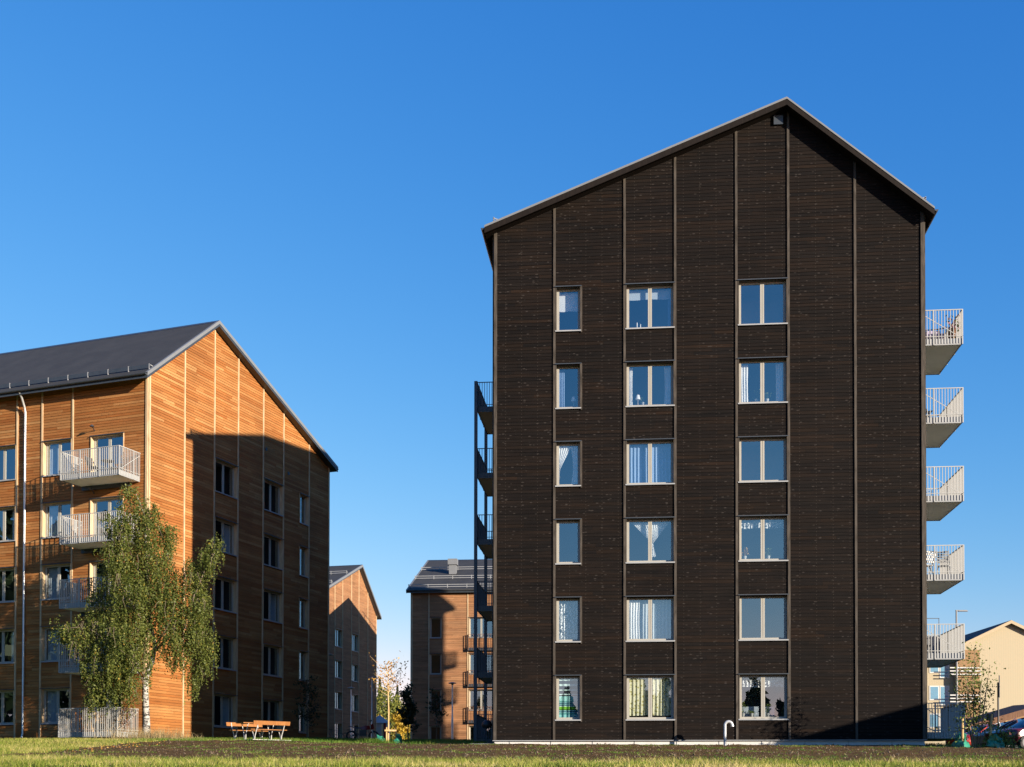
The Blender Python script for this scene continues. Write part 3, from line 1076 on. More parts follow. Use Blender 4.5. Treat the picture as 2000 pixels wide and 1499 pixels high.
# ---- the orange building on the left
B_L = 20.7056
M_LEFT = frame_at(-16.776, 57.278, 0, 90 - B_L)
ROOF_L = [(-0.62, 18.56), (5.06, 22.87), (17.30, 18.42)]
ROWS_L = [(4.315 - 1.677 + k * HEIGHT, 4.315 + k * HEIGHT) for k in range(4, -1, -1)]
COLS_L = [(5.29, 7.30, 2), (9.80, 11.76, 2), (13.55, 14.54, 1)]
TR_L = [0, 2.75, 5.235, 7.355, 9.755, 11.82, 14.60, 16.95]
L_L = 36.0
l_cols = [(4.30, 6.0, 2), (7.60, 9.35, 2), (12.6, 14.4, 2), (17.0, 18.8, 2), (20.6, 22.4, 2), (25.5, 27.3, 2)]
l_w = [dict(s0=a, s1=b, z0=z0, z1=z1, n=n, r=r, c=c) for r, (z0, z1) in enumerate(ROWS_L) for c, (a, b, n) in enumerate(l_cols)]
l_w += [dict(s0=1.32, s1=3.2, z0=13.97 - HEIGHT * k, z1=16.10 - HEIGHT * k, n=2, r=k, c=9) for k in range(5)]
LEFT = gable_building('timber_apartment_block', 'long orange pine-clad apartment block with balconies behind the birch', M_LEFT, 16.95, L_L, ROOF_L, 0.4, 1.95, 1.8,
                      COLS_L, ROWS_L, TR_L, ('clad_orange', 'trim_orange', 'dark_metal', 'roof_felt', 'verge_grey'), n_ind=300,
                      side0=dict(trims=[0, 4.25, 6.05, 7.55, 9.4, 12.55, 14.45, 16.95, 18.85, 20.55, 22.45, 25.4, 27.35, 30, 33, L_L], wins=l_w), grp='gabled timber apartment blocks', strip=0.15)
snow_guard(LEFT, ROOF_L, L_L, 0, up=0.42, h=0.22, n_rail=4)
lmapL = lmap
for k in range(5):
    make_balcony(LEFT, lmapL, 0.42, 3.62, 1.5, 13.75 - HEIGHT * k, beam=True, diag=True)
dp = MB()
dp.tube([(-0.62, 6.9, 18.42), (-0.5, 6.9, 18.25), (-0.2, 6.98, 17.85), (-0.14, 6.98, 17.6), (-0.14, 6.98, 10), (-0.14, 6.98, 2.2), (-0.2, 6.98, 2.0)], 0.055, 10)
dp.build('downpipe', 'galvanised', LEFT)
for z in (3.5, 6.4, 9.3, 12.2, 15.1):
    cl = MB()
    cl.lathe([(0.064, z), (0.064, z + 0.06)], 10, (-0.14, 6.98))
    cl.box((-0.1, 6.965, z + .01), (0.0, 6.995, z + .04))
    cl.build('pipe_clamp', 'galvanised', LEFT)
for k in range(5):
    wl = MB()
    z = 16.35 - HEIGHT * k
    wl.beam((-0.02, 3.0, z), (-0.32, 2.9, z + 0.14), 0.03)
    wl.lathe([(0.03, z + 0.20), (0.10, z + 0.13), (0.11, z + 0.10)], 10, (-0.36, 2.88))
    wl.build('wall_lamp', 'dark_metal', LEFT)
for g, z in ((10.05, 17.72), (12.35, 16.95)):
    vp = MB()
    vp.tube([(g, -0.01, z), (g, -0.06, z)], 0.09, 12)
    vp.build('vent_pipe', 'dark_metal', LEFT)

# ---- the two blocks further back
M_BL = frame_at(-17.88, 112.0, 0, 90 - 14.5)
zofs = 5.384 - 3.953
ROWS_BL = [(5.384 - 1.69 + k * HEIGHT, 5.384 + k * HEIGHT) for k in range(3, -1, -1)]
ROOF_BL = [(-0.33, 16.65), (10.94, 21.15), (16.24, 16.68)]
BL = gable_building('timber_apartment_block', 'small distant red-brown block whose gable carries a peaked shadow, behind the street lamp', M_BL, 15.94, 24.0, ROOF_BL, 0.45, 2.95, 2.7,
                    COLS_D, ROWS_BL, TR_D, ('clad_rust', 'trim_orange', 'dark_metal', 'roof_felt', 'verge_grey'), boards=True, grp='gabled timber apartment blocks', course=0.15, strip=0.18)
snow_guard(BL, ROOF_BL, 24.0, 0, up=4.2, h=0.3, mat='grey_metal', n_rail=2, step=1.6)
snow_guard(BL, ROOF_BL, 24.0, 0, up=8.2, h=0.3, mat='grey_metal', n_rail=2, step=1.6)
for k in range(4):
    make_balcony(BL, lambda s, d, z: (15.94 + d, s, z), 3.0, 6.4, 1.3, 12.1 - k * HEIGHT, rail='steel_blue', beam=False, diag=False)

# gable to the left, long side towards the viewer
DEG_BR = -5.0
W_BR = 15.94
ux, uy = math.cos(Rd(DEG_BR - 90)), math.sin(Rd(DEG_BR - 90))
near = Vector((-8.25, 102.0))
org = near - Vector((ux, uy)) * W_BR
M_BR = frame_at(org.x, org.y, 0, DEG_BR - 90)
ROOF_BR = [(-0.3, 15.5), (5.0, 19.92), (16.35, 15.5)]
ROWS_BR = [(4.418 - 1.69 + k * HEIGHT, 4.418 + k * HEIGHT) for k in range(3, -1, -1)]
br_c = [(1.52, 2.50, 1), (4.75, 6.75, 2), (9.2, 11.0, 2)]
br_w = [dict(s0=a, s1=b, z0=z0, z1=z1, n=n) for (z0, z1) in ROWS_BR for (a, b, n) in br_c]
BR = gable_building('timber_apartment_block', 'orange block with a wide grey roof and vent hood, partly hidden by the dark building', M_BR, W_BR, 26.0, ROOF_BR, 0.35, 2.75, 2.5,
                    [(5.0, 6.9, 2), (9.2, 11.0, 2)], ROWS_BR, [0, 2.75, 4.95, 6.95, 9.15, 11.05, 13.5, W_BR],
                    ('clad_rust', 'trim_orange', 'dark_metal', 'roof_felt', 'verge_grey'),
                    sideW=dict(trims=[0, 1.46, 4.66, 6.85, 9.1, 11.1, 15, 19, 23, 26], wins=br_w), grp='gabled timber apartment blocks', course=0.15, strip=0.18)
for up in (0.6, 4.0, 7.6):
    snow_guard(BR, ROOF_BR, 25.5, 1, up=up, h=0.3, mat='grey_metal', n_rail=2, step=1.6)
hood = MB()
hood.box((10.15, 2.38, 17.3), (10.75, 2.98, 18.5))
hood.box((10.05, 2.28, 18.5), (10.85, 3.08, 19.0))
hood.build('vent_hood', 'verge_grey', BR)
rr = MB()
for y in (6, 8.2, 10.4, 12.6):
    rr.box((5.0, y - .03, 19.95), (5.06, y + .03, 20.4))
rr.box((5.0, 5.0, 20.38), (5.06, 14, 20.44))
rr.build('roof_rail', 'grey_metal', BR)
for k in range(3):
    make_balcony(BR, lambda s, d, z: (W_BR + d, s, z), 4.75, 8.6, 0.3, 10.45 - k * HEIGHT + 0.1, rail='brown_wood', beam=False, diag=False, step=0.2)
# ---- store house beyond the right edge of the picture: its roof edge shades the dark building's lower right corner
sunh = Vector((-LIGHT.x, -LIGHT.y, 0)).normalized()
tanE = math.tan(Rd(SUN_EL))
ca, sa = math.cos(Rd(A_M)), math.sin(Rd(A_M))
axn = Vector((sa, ca, 0))
Q = Vector((15.166, 45.798, 2.86)) + sunh * 14 + Vector((0, 0, 14 * tanE))
o0 = Q - axn * 4.3
NB = empty('store_house', Matrix.Translation((o0.x, o0.y, 0)) @ Matrix.Rotation(Rd(-A_M), 4, 'Z'))
tag(NB, 'low brown timber store house beyond the right edge, shading the dark facade corner', 'store house')
for k in range(34):
    m = MB()
    x = 0.3 + k * 0.15
    m.box((x, 0.16, -0.5), (x + 0.14, 0.2, Q.z - 0.25))
    m.build('board', 'brown_wood', NB)
m = MB()
m.box((0.3, 0.2, -1), (5.4, 11.8, Q.z - 0.2))
m.build('wall', 'brown_wood', NB)
zt = Q.z
m = MB()
m.box((0, 0, zt - 0.19), (5.7, 12, zt))
m.build('roof', 'roof_felt', NB)

# ---- the beige building on the right
Y0 = 134.0


def pt(u, v, y):
    """the point at depth y that is seen at photo pixel (u, v); used for laying out, not for shaping"""
    cp, sp, cr, sr = math.cos(Rd(PITCH)), math.sin(Rd(PITCH)), math.cos(Rd(ROLL)), math.sin(Rd(ROLL))
    X, Y = (u - 1000) / F_PX, (CY_PX - v) / F_PX
    x_, y_ = cr * X - sr * Y, sr * X + cr * Y
    d = Vector((x_, -y_ * sp + cp, y_ * cp + sp))
    return d * (y / d.y)


def beige_house():
    B = empty('beige_apartment_house', frame_at(0, Y0, 0, 0))
    tag(B, 'beige rendered apartment house with black roof behind the parked cars', 'building')
    pk = pt(1971, 1215, Y0)
    half = 9.2
    slope = 0.478
    xl, xr = pk.x - 5.6, pk.x + half
    ez = lambda x: pk.z - abs(x - pk.x) * slope
    g = MB()
    L = 16
    f = [(xl, 0, 2), (xr, 0, 2), (xr, 0, ez(xr)), (pk.x, 0, pk.z), (xl, 0, ez(xl))]
    bk = [(a, L, c) for a, b, c in f]
    g.face(f)
    g.face(bk)
    for i in range(5):
        g.face([f[i], f[(i + 1) % 5], bk[(i + 1) % 5], bk[i]])
    g.build('wall', 'beige_boards', B)
    # the long wing, set back, with windows
    w = MB()
    wy, wx0, wx1, wz = 0.9, pk.x - 24, xl, pk.z - 4.2
    w.box((wx0, wy, 2), (wx1 - .01, wy + 10, wz))
    w.build('wing_wall', 'beige_boards', B)
    r = MB()
    for sg, xe in ((-1, pk.x - half - 0.4), (1, xr + 0.4)):
        a, b = (pk.x, pk.z + 0.12), (xe, ez(xe) + 0.12)
        for off in (0, -0.16):
            r.face([(a[0], -0.6, a[1] + off), (b[0], -0.6, b[1] + off), (b[0], L + .4, b[1] + off), (a[0], L + .4, a[1] + off)])
        r.face([(a[0], -0.6, a[1]), (b[0], -0.6, b[1]), (b[0], -0.6, b[1] - .16), (a[0], -0.6, a[1] - .16)])
    r.face([(wx0, wy - .5, wz), (wx1 + 3, wy - .5, wz), (wx1 + 3, wy + 5.5, wz + 3.4), (wx0, wy + 5.5, wz + 3.4)])
    rf = r.build('roof', 'black_roof', B)
    vg = MB()
    for sg, xe in ((-1, pk.x - half - 0.4), (1, xr + 0.4)):
        a, b = (pk.x, pk.z + 0.13), (xe, ez(xe) + 0.13)
        p = [(a[0], -0.62, a[1] - .02), (b[0], -0.62, b[1] - .02), (b[0], -0.62, b[1] - .36), (a[0], -0.62, a[1] - .36)]
        vg.face(p)
        vg.face([(q[0], q[1] + .06, q[2]) for q in p])
        vg.face([p[2], p[3], (p[3][0], p[3][1] + .06, p[3][2]), (p[2][0], p[2][1] + .06, p[2][2])])
    vg.build('rake_board', 'beige_render', rf)
    rl = MB()
    lx = pk.x - 9
    for dx in (0, 1.4, 2.8):
        rl.box((lx + dx, 4, wz + 3.0), (lx + dx + .06, 4.06, wz + 5.1))
    rl.box((lx, 4, wz + 5.05), (lx + 2.86, 4.06, wz + 5.12))
    rl.build('roof_ladder_rail', 'dark_metal', rf)
    # windows of the wing; flat brown panels put the balcony recesses' shade into colour
    for rv in (1289, 1342, 1396):
        for (ua, ub, tall) in ((1817, 1832, 24), (1837, 1852, 34)):
            a, b = pt(ua, rv, Y0 + wy), pt(ub, rv + tall, Y0 + wy)
            m = MB()
            m.box((a.x - .12, wy - .06, b.z - .12), (b.x + .12, wy - .01, a.z + .12))
            win = m.build('window', 'white_metal', B)
            m = MB()
            m.box((a.x, wy - .075, b.z), (b.x, wy - .061, a.z))
            m.build('pane', 'pane_far', win)
        for i in range(1):
            a = pt(1876, rv + 8, Y0 + 1)
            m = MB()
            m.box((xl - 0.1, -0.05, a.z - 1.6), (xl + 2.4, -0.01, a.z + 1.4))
            rec = m.build('recess_shade_panel', 'shadow_wall', B)
            m = MB()
            for dz in (-1.3, -0.95, -0.6):
                m.box((xl - 0.9, -0.35, a.z + dz), (xl + 2.4, -0.3, a.z + dz + .12))
            m.build('railing_slat', 'white_metal', rec)
    # low lean-to in front
    C = empty('carport', frame_at(0, 96, 0, 0))
    tag(C, 'low timber carport with sloping brown roof behind the cars', 'carport')
    a, b = pt(1895, 1416, 96), pt(2040, 1374, 96)
    m = MB()
    m.face([(a.x, 0, a.z), (b.x, 0, b.z), (b.x, 6, b.z + .2), (a.x, 6, a.z + .2)])
    m.face([(a.x, 0, a.z - .5), (b.x, 0, b.z - .5), (b.x, 6, b.z - .3), (a.x, 6, a.z - .3)])
    m.face([(a.x, 0, a.z), (b.x, 0, b.z), (b.x, 0, b.z - .5), (a.x, 0, a.z - .5)])
    m.face([(a.x, 0, a.z), (a.x, 6, a.z + .2), (a.x, 6, a.z - .3), (a.x, 0, a.z - .5)])
    m.build('roof', 'brown_wood', C)
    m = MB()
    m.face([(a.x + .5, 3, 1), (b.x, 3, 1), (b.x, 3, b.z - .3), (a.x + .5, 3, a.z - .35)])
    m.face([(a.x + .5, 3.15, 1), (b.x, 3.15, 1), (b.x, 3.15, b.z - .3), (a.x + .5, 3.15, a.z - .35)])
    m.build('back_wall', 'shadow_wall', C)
    for x in (a.x + .6, (a.x + b.x) / 2, b.x - .3):
        m = MB()
        m.box((x - .08, .2, 1), (x + .08, .36, interp(x, [(a.x, a.z), (b.x, b.z)]) - .45))
        m.build('post', 'raw_wood', C)


def stripe_mat(name, col, freq, dark=0.82):
    m, nt, n, l, p = nodes_of(name)
    tc = N(nt, 'ShaderNodeTexCoord')
    sp = N(nt, 'ShaderNodeSeparateXYZ')
    l.new(tc.outputs['Object'], sp.inputs[0])
    ad = N(nt, 'ShaderNodeMath', operation='ADD')
    l.new(sp.outputs['X'], ad.inputs[0])
    l.new(sp.outputs['Y'], ad.inputs[1])
    mu = N(nt, 'ShaderNodeMath', operation='MULTIPLY')
    mu.inputs[1].default_value = freq
    l.new(ad.outputs[0], mu.inputs[0])
    fr = N(nt, 'ShaderNodeMath', operation='FRACT')
    l.new(mu.outputs[0], fr.inputs[0])
    r = ramp(nt, [(0.0, tuple(c * dark for c in col)), (0.12, col), (0.9, tuple(c * 1.03 for c in col))])
    l.new(fr.outputs[0], r.inputs[0])
    l.new(r.outputs[0], p.inputs['Base Color'])
    p.inputs['Roughness'].default_value = 0.8
    MATS[name] = m


stripe_mat('beige_boards', (0.325, 0.275, 0.185), 4.0)
stripe_mat('black_roof', (0.018, 0.019, 0.024), 3.0, 0.5)
plain('pane_far', (0.10, 0.22, 0.32), 0.15)
beige_house()

# ------------------------------------------------------------------ curtains and window things of the dark building
ROWN = ['top row', 'second row from the top', 'third row from the top', 'fourth row from the top', 'fifth row from the top', 'ground floor row']
COLN = ['narrow window', 'middle window', 'right-hand double window']


def win_rect(r, c):
    a, b, n = COLS_D[c]
    z0, z1 = ROWS_D[r]
    return a + 0.1, b - 0.1, z0 + 0.1, z1 - 0.09


def cloth(fa, fb, z0, z1, d, mat, name, label, waves=9, amp=0.03, nz=10, group='curtains in the dark building', cat='curtain'):
    """a hanging cloth between the edge curves fa(t) and fb(t), t = 0 at the top; folded"""
    mb = MB()
    nx = max(14, waves * 5)
    ph = random.random() * 6
    for j in range(nz + 1):
        t = j / nz
        a, b = fa(t), fb(t)
        for i in range(nx + 1):
            u = i / nx
            mb.v.append((a + (b - a) * u, d + amp * math.sin(u * waves * 6.283 + ph + 0.4 * math.sin(t * 3 + ph)) * (0.6 + 0.4 * t), z1 + (z0 - z1) * t + 0.012 * math.sin(u * 9 + ph) * (t == 1)))
    for j in range(nz):
        for i in range(nx):
            q = j * (nx + 1) + i
            mb.f.append((q, q + 1, q + nx + 2, q + nx + 1))
            mb.r.append(0.5)
    mb.sm = True
    return tag(mb.place(name, mat, M_DARK), label, cat, group)


def side_pair(r, c, wl, wr, mat, what, bow=0.0, d=0.36):
    a, b, z0, z1 = win_rect(r, c)
    W = b - a
    where = f'{COLN[c]}, {ROWN[r]}'
    if wl:
        cloth(lambda t: a, lambda t: a + W * wl * (1 - bow * math.sin(t * 3.1)), z0, z1, d, mat, 'curtain', f'{what} curtain on the left in the {where}', waves=max(3, int(wl * 16)))
    if wr:
        cloth(lambda t: b - W * wr * (1 - bow * math.sin(t * 3.1)), lambda t: b, z0, z1, d, mat, 'curtain', f'{what} curtain on the right in the {where}', waves=max(3, int(wr * 16)))


def full(r, c, mat, what, f=1.0, d=0.36, name='curtain', waves=None, amp=0.03):
    a, b, z0, z1 = win_rect(r, c)
    return cloth(lambda t: a, lambda t: b, z1 - (z1 - z0) * f, z1, d, mat, name, f'{what} in the {COLN[c]}, {ROWN[r]}', waves=waves or int(8 * (b - a)), amp=amp, cat='blind' if 'blind' in name else 'curtain')


full(0, 0, 'curtain_white', 'white roller blind drawn halfway', 0.47, name='roller_blind', waves=1, amp=0.002)
full(0, 1, 'curtain_sheer', 'pale roller blind drawn a little way', 0.24, name='roller_blind', waves=1, amp=0.002)
side_pair(0, 1, 0, 0.08, 'curtain_blue', 'narrow blue', d=0.42)
side_pair(1, 0, 0.3, 0, 'curtain_blue', 'dim blue')
side_pair(1, 1, 0.1, 0.17, 'curtain_white', 'slim white', 0.1)
side_pair(1, 2, 0.19, 0.18, 'curtain_white', 'long white', 0.05)
a, b, z0, z1 = win_rect(2, 0)
cloth(lambda t: a, lambda t: a + (b - a) * max(0.07, 0.66 - 0.8 * t), z0 + 0.3, z1, 0.28, 'curtain_white', 'curtain', 'white curtain swept aside to the left, narrow window, third row from the top', 5)
cloth(lambda t: b - (b - a) * (0.4 - 0.12 * math.sin(t * 3)), lambda t: b, z0, z1, 0.29, 'curtain_white', 'curtain', 'white curtain hanging on the right, narrow window, third row from the top', 4)
full(2, 1, 'curtain_blue', 'full-width blue curtain')
a, b, z0, z1 = win_rect(3, 1)
m_ = (a + b) / 2
cloth(lambda t: a + 0.1 + (m_ + 0.06 - a - 0.1) * t, lambda t: m_ + 0.02 + 0.08 * t, z0 + 0.72, z1, 0.36, 'curtain_white', 'curtain', 'white curtain swept right to a knot in the middle window, fourth row from the top', 8, 0.025)
cloth(lambda t: m_ + 0.03 + 0.07 * t, lambda t: b - 0.08 - (b - 0.2 - m_) * t, z0 + 0.72, z1, 0.365, 'curtain_white', 'curtain', 'white curtain swept left to a knot in the middle window, fourth row from the top', 8, 0.025)
cloth(lambda t: m_ + 0.05 + 0.02 * t, lambda t: m_ + 0.12 + 0.1 * t, z0 + 0.2, z0 + 0.72, 0.36, 'curtain_white', 'curtain_tail', 'white tail hanging below the knotted curtains, fourth row from the top', 2, 0.02)
full(3, 2, 'lace', 'white lace valance', 0.2)
full(4, 0, 'lace', 'speckled lace curtain', 1.0)
side_pair(4, 1, 0.26, 0, 'curtain_white', 'bright white', 0.05, 0.34)
full(4, 1, 'curtain_sheer', 'grey-blue sheer curtain', 1.0, d=0.44)
full(5, 0, 'curtain_striped', 'striped green, blue and black curtain', 1.0, d=0.24, waves=4)
full(5, 1, 'curtain_pattern', 'yellow flower-patterned curtain', 0.94, d=0.26, waves=11, amp=0.03)
full(5, 2, 'lace', 'scalloped white lace valance', 0.24)


def small_plant(r, c, u, h, label, flower=None, pot=True):
    a, b, z0, z1 = win_rect(r, c)
    s, zz = a + (b - a) * u, z0 + 0.03
    P = empty('potted_plant', M_DARK @ Matrix.Translation((s, 0.31, zz)))
    tag(P, label, 'plant', 'plants on window sills')
    m = MB()
    m.lathe([(0.05, 0), (0.075, 0.13), (0.07, 0.13)], 10)
    m.build('pot', 'white_metal', P)
    m = MB()
    rr = random.Random(int(u * 100) + r)
    for i in range(26):
        t = rr.uniform(0, 6.28)
        q = rr.uniform(0.03, 0.16)
        z = 0.12 + rr.uniform(0.1, 1) * h
        e = 0.035
        n = Vector((rr.uniform(-1, 1), -1, rr.uniform(-1, 1))).normalized()
        s1 = n.orthogonal().normalized() * e
        s2 = n.cross(s1).normalized() * e * 0.6
        cpt = Vector((q * math.cos(t), 0.3 * q * math.sin(t), z))
        m.face([cpt - s1, cpt + s2, cpt + s1, cpt - s2], rr.random())
    for i in range(4):
        m.tube([(0, 0, 0.1), (rr.uniform(-.08, .08), 0, 0.12 + h)], 0.004, 4)
    m.build('leaves', flower or 'leaf_shrub', P)


def table_lamp(r, c, u, label):
    a, b, z0, z1 = win_rect(r, c)
    P = empty('table_lamp', M_DARK @ Matrix.Translation((a + (b - a) * u, 0.31, z0 + 0.03)))
    tag(P, label, 'lamp', 'lamps on window sills')
    m = MB()
    m.lathe([(0.06, 0), (0.06, 0.02), (0.012, 0.03), (0.012, 0.26)], 10)
    m.build('stand', 'white_metal', P)
    m = MB()
    m.lathe([(0.1, 0.24), (0.055, 0.42)], 12)
    m.build('lamp_shade', 'curtain_white', P)


table_lamp(1, 1, 0.22, 'white table lamp on the sill of the middle window, second row from the top')
table_lamp(1, 0, 0.75, 'pale lamp on the sill of the narrow window, second row from the top')
small_plant(1, 1, 0.34, 0.22, 'bushy green plant beside the white lamp, second row from the top')
small_plant(1, 2, 0.38, 0.4, 'taller green plant in the right-hand window, second row from the top')
small_plant(1, 2, 0.62, 0.25, 'lower green plant in the right-hand window, second row from the top')
small_plant(3, 2, 0.1, 0.32, 'pink flowering plant in the right-hand window, fourth row from the top', 'leaf_autumn')
small_plant(3, 2, 0.64, 0.3, 'trailing plant right of the mullion, right-hand window, fourth row from the top')
small_plant(5, 2, 0.25, 0.1, 'white flower pot in the left half of the ground floor window on the right')
small_plant(5, 2, 0.62, 0.35, 'green plant in a white pot right of the mullion, ground floor window')
small_plant(5, 2, 0.05, 0.5, 'tall leafy plant at the left edge of the right-hand ground floor window')
for u, nm, h in ((0.2, 'taller', 0.22), (0.28, 'shorter', 0.16)):
    a, b, z0, z1 = win_rect(0, 1)
    m = MB()
    m.lathe([(0.018, 0.0), (0.018, h), (0.004, h + 0.02)], 8)
    m.v = [(p[0] + a + (b - a) * u, p[1] + 0.31, p[2] + z0 + 0.03) for p in m.v]
    tag(m.place('candle', 'curtain_white', M_DARK), f'{nm} white candle in the middle window of the top row', 'candle', 'candles')
for (u0, u1, nm) in ((0.03, 0.42, 'left'), (0.56, 0.78, 'right')):
    a, b, z0, z1 = win_rect(5, 2)
    m = MB()
    m.box((a + (b - a) * u0, 0.46, z0 + 0.03), (a + (b - a) * u1, 0.49, z0 + 0.42))
    tag(m.place('screen_panel', 'curtain_sheer', M_DARK), f'low patterned screen behind the pots in the {nm} half of the ground floor window', 'screen', 'low window screens')

# curtains of the orange building, one style per window row
def left_cloth(s0, s1, z0, z1, mat, label, onside):
    mb = MB()
    nx, nz = 24, 2
    for j in range(nz + 1):
        for i in range(nx + 1):
            u = i / nx
            s, d, z = s0 + (s1 - s0) * u, 0.34 + 0.03 * math.sin(u * 30), z1 + (z0 - z1) * j / nz
            mb.v.append((d, s, z) if onside else (s, d, z))
    for j in range(nz):
        for i in range(nx):
            q = j * (nx + 1) + i
            mb.f.append((q, q + 1, q + nx + 2, q + nx + 1))
            mb.r.append(0.5)
    mb.sm = True
    tag(mb.place('curtain', mat, M_LEFT), label, 'curtain', 'curtains in the orange building')


FL = ['top floor', 'fourth floor', 'third floor', 'second floor', 'ground floor']
for r in range(5):
    z0, z1 = ROWS_L[r]
    a, b, _ = l_cols[0]
    left_cloth(b - 0.65, b - 0.1, z0 + 0.1, z1 - 0.1, 'curtain_sheer', f'pale curtain beside the balcony window, {FL[r]} of the orange building', True)
    if r in (1, 3):
        a, b, _ = l_cols[1]
        left_cloth(a + 0.1, a + 0.5, z0 + 0.1, z1 - 0.1, 'curtain_white', f'white curtain in the window at the picture edge, {FL[r]} of the orange building', True)
    if r in (1, 2, 4):
        a, b, _ = COLS_L[0 if r != 2 else 1]
        left_cloth(b - 0.7, b - 0.1, z0 + 0.1, z1 - 0.1, 'curtain_sheer', f'grey curtain in the shaded gable window, {FL[r]} of the orange building', False)

# ------------------------------------------------------------------ vegetation
def leaf_faces(C, size, rnd, aspect=0.62, tilt=1.0):
    """rhombic leaves at the points C with random facing"""
    n = len(C)
    nv = rng.normal(size=(n, 3))
    nv[:, 2] *= tilt
    nv /= np.linalg.norm(nv, axis=1)[:, None]
    t = rng.normal(size=(n, 3))
    s1 = np.cross(nv, t)
    s1 /= np.linalg.norm(s1, axis=1)[:, None]
    s2 = np.cross(nv, s1)
    sz = size * rng.uniform(0.6, 1.5, n)[:, None]
    V = np.stack([C - s1 * sz, C + s2 * sz * aspect, C + s1 * sz, C - s2 * sz * aspect], 1).reshape(-1, 3)
    return V


def leaf_object(name, C, size, mat, parent, rnd=None, aspect=0.62):
    C = np.asarray(C)
    V = leaf_faces(C, size, rnd, aspect)
    n = len(C)
    me = bpy.data.meshes.new(name)
    me.vertices.add(4 * n)
    me.vertices.foreach_set('co', V.astype(np.float32).ravel())
    me.loops.add(4 * n)
    me.loops.foreach_set('vertex_index', np.arange(4 * n, dtype=np.int32))
    me.polygons.add(n)
    me.polygons.foreach_set('loop_start', np.arange(0, 4 * n, 4, dtype=np.int32))
    a = me.attributes.new('rnd', 'FLOAT', 'FACE')
    a.data.foreach_set('value', (rng.random(n) if rnd is None else rnd).astype(np.float32))
    me.update()
    me.validate()
    me.materials.append(MATS[mat])
    o = bpy.data.objects.new(name, me)
    sc.collection.objects.link(o)
    o.parent = parent
    return o


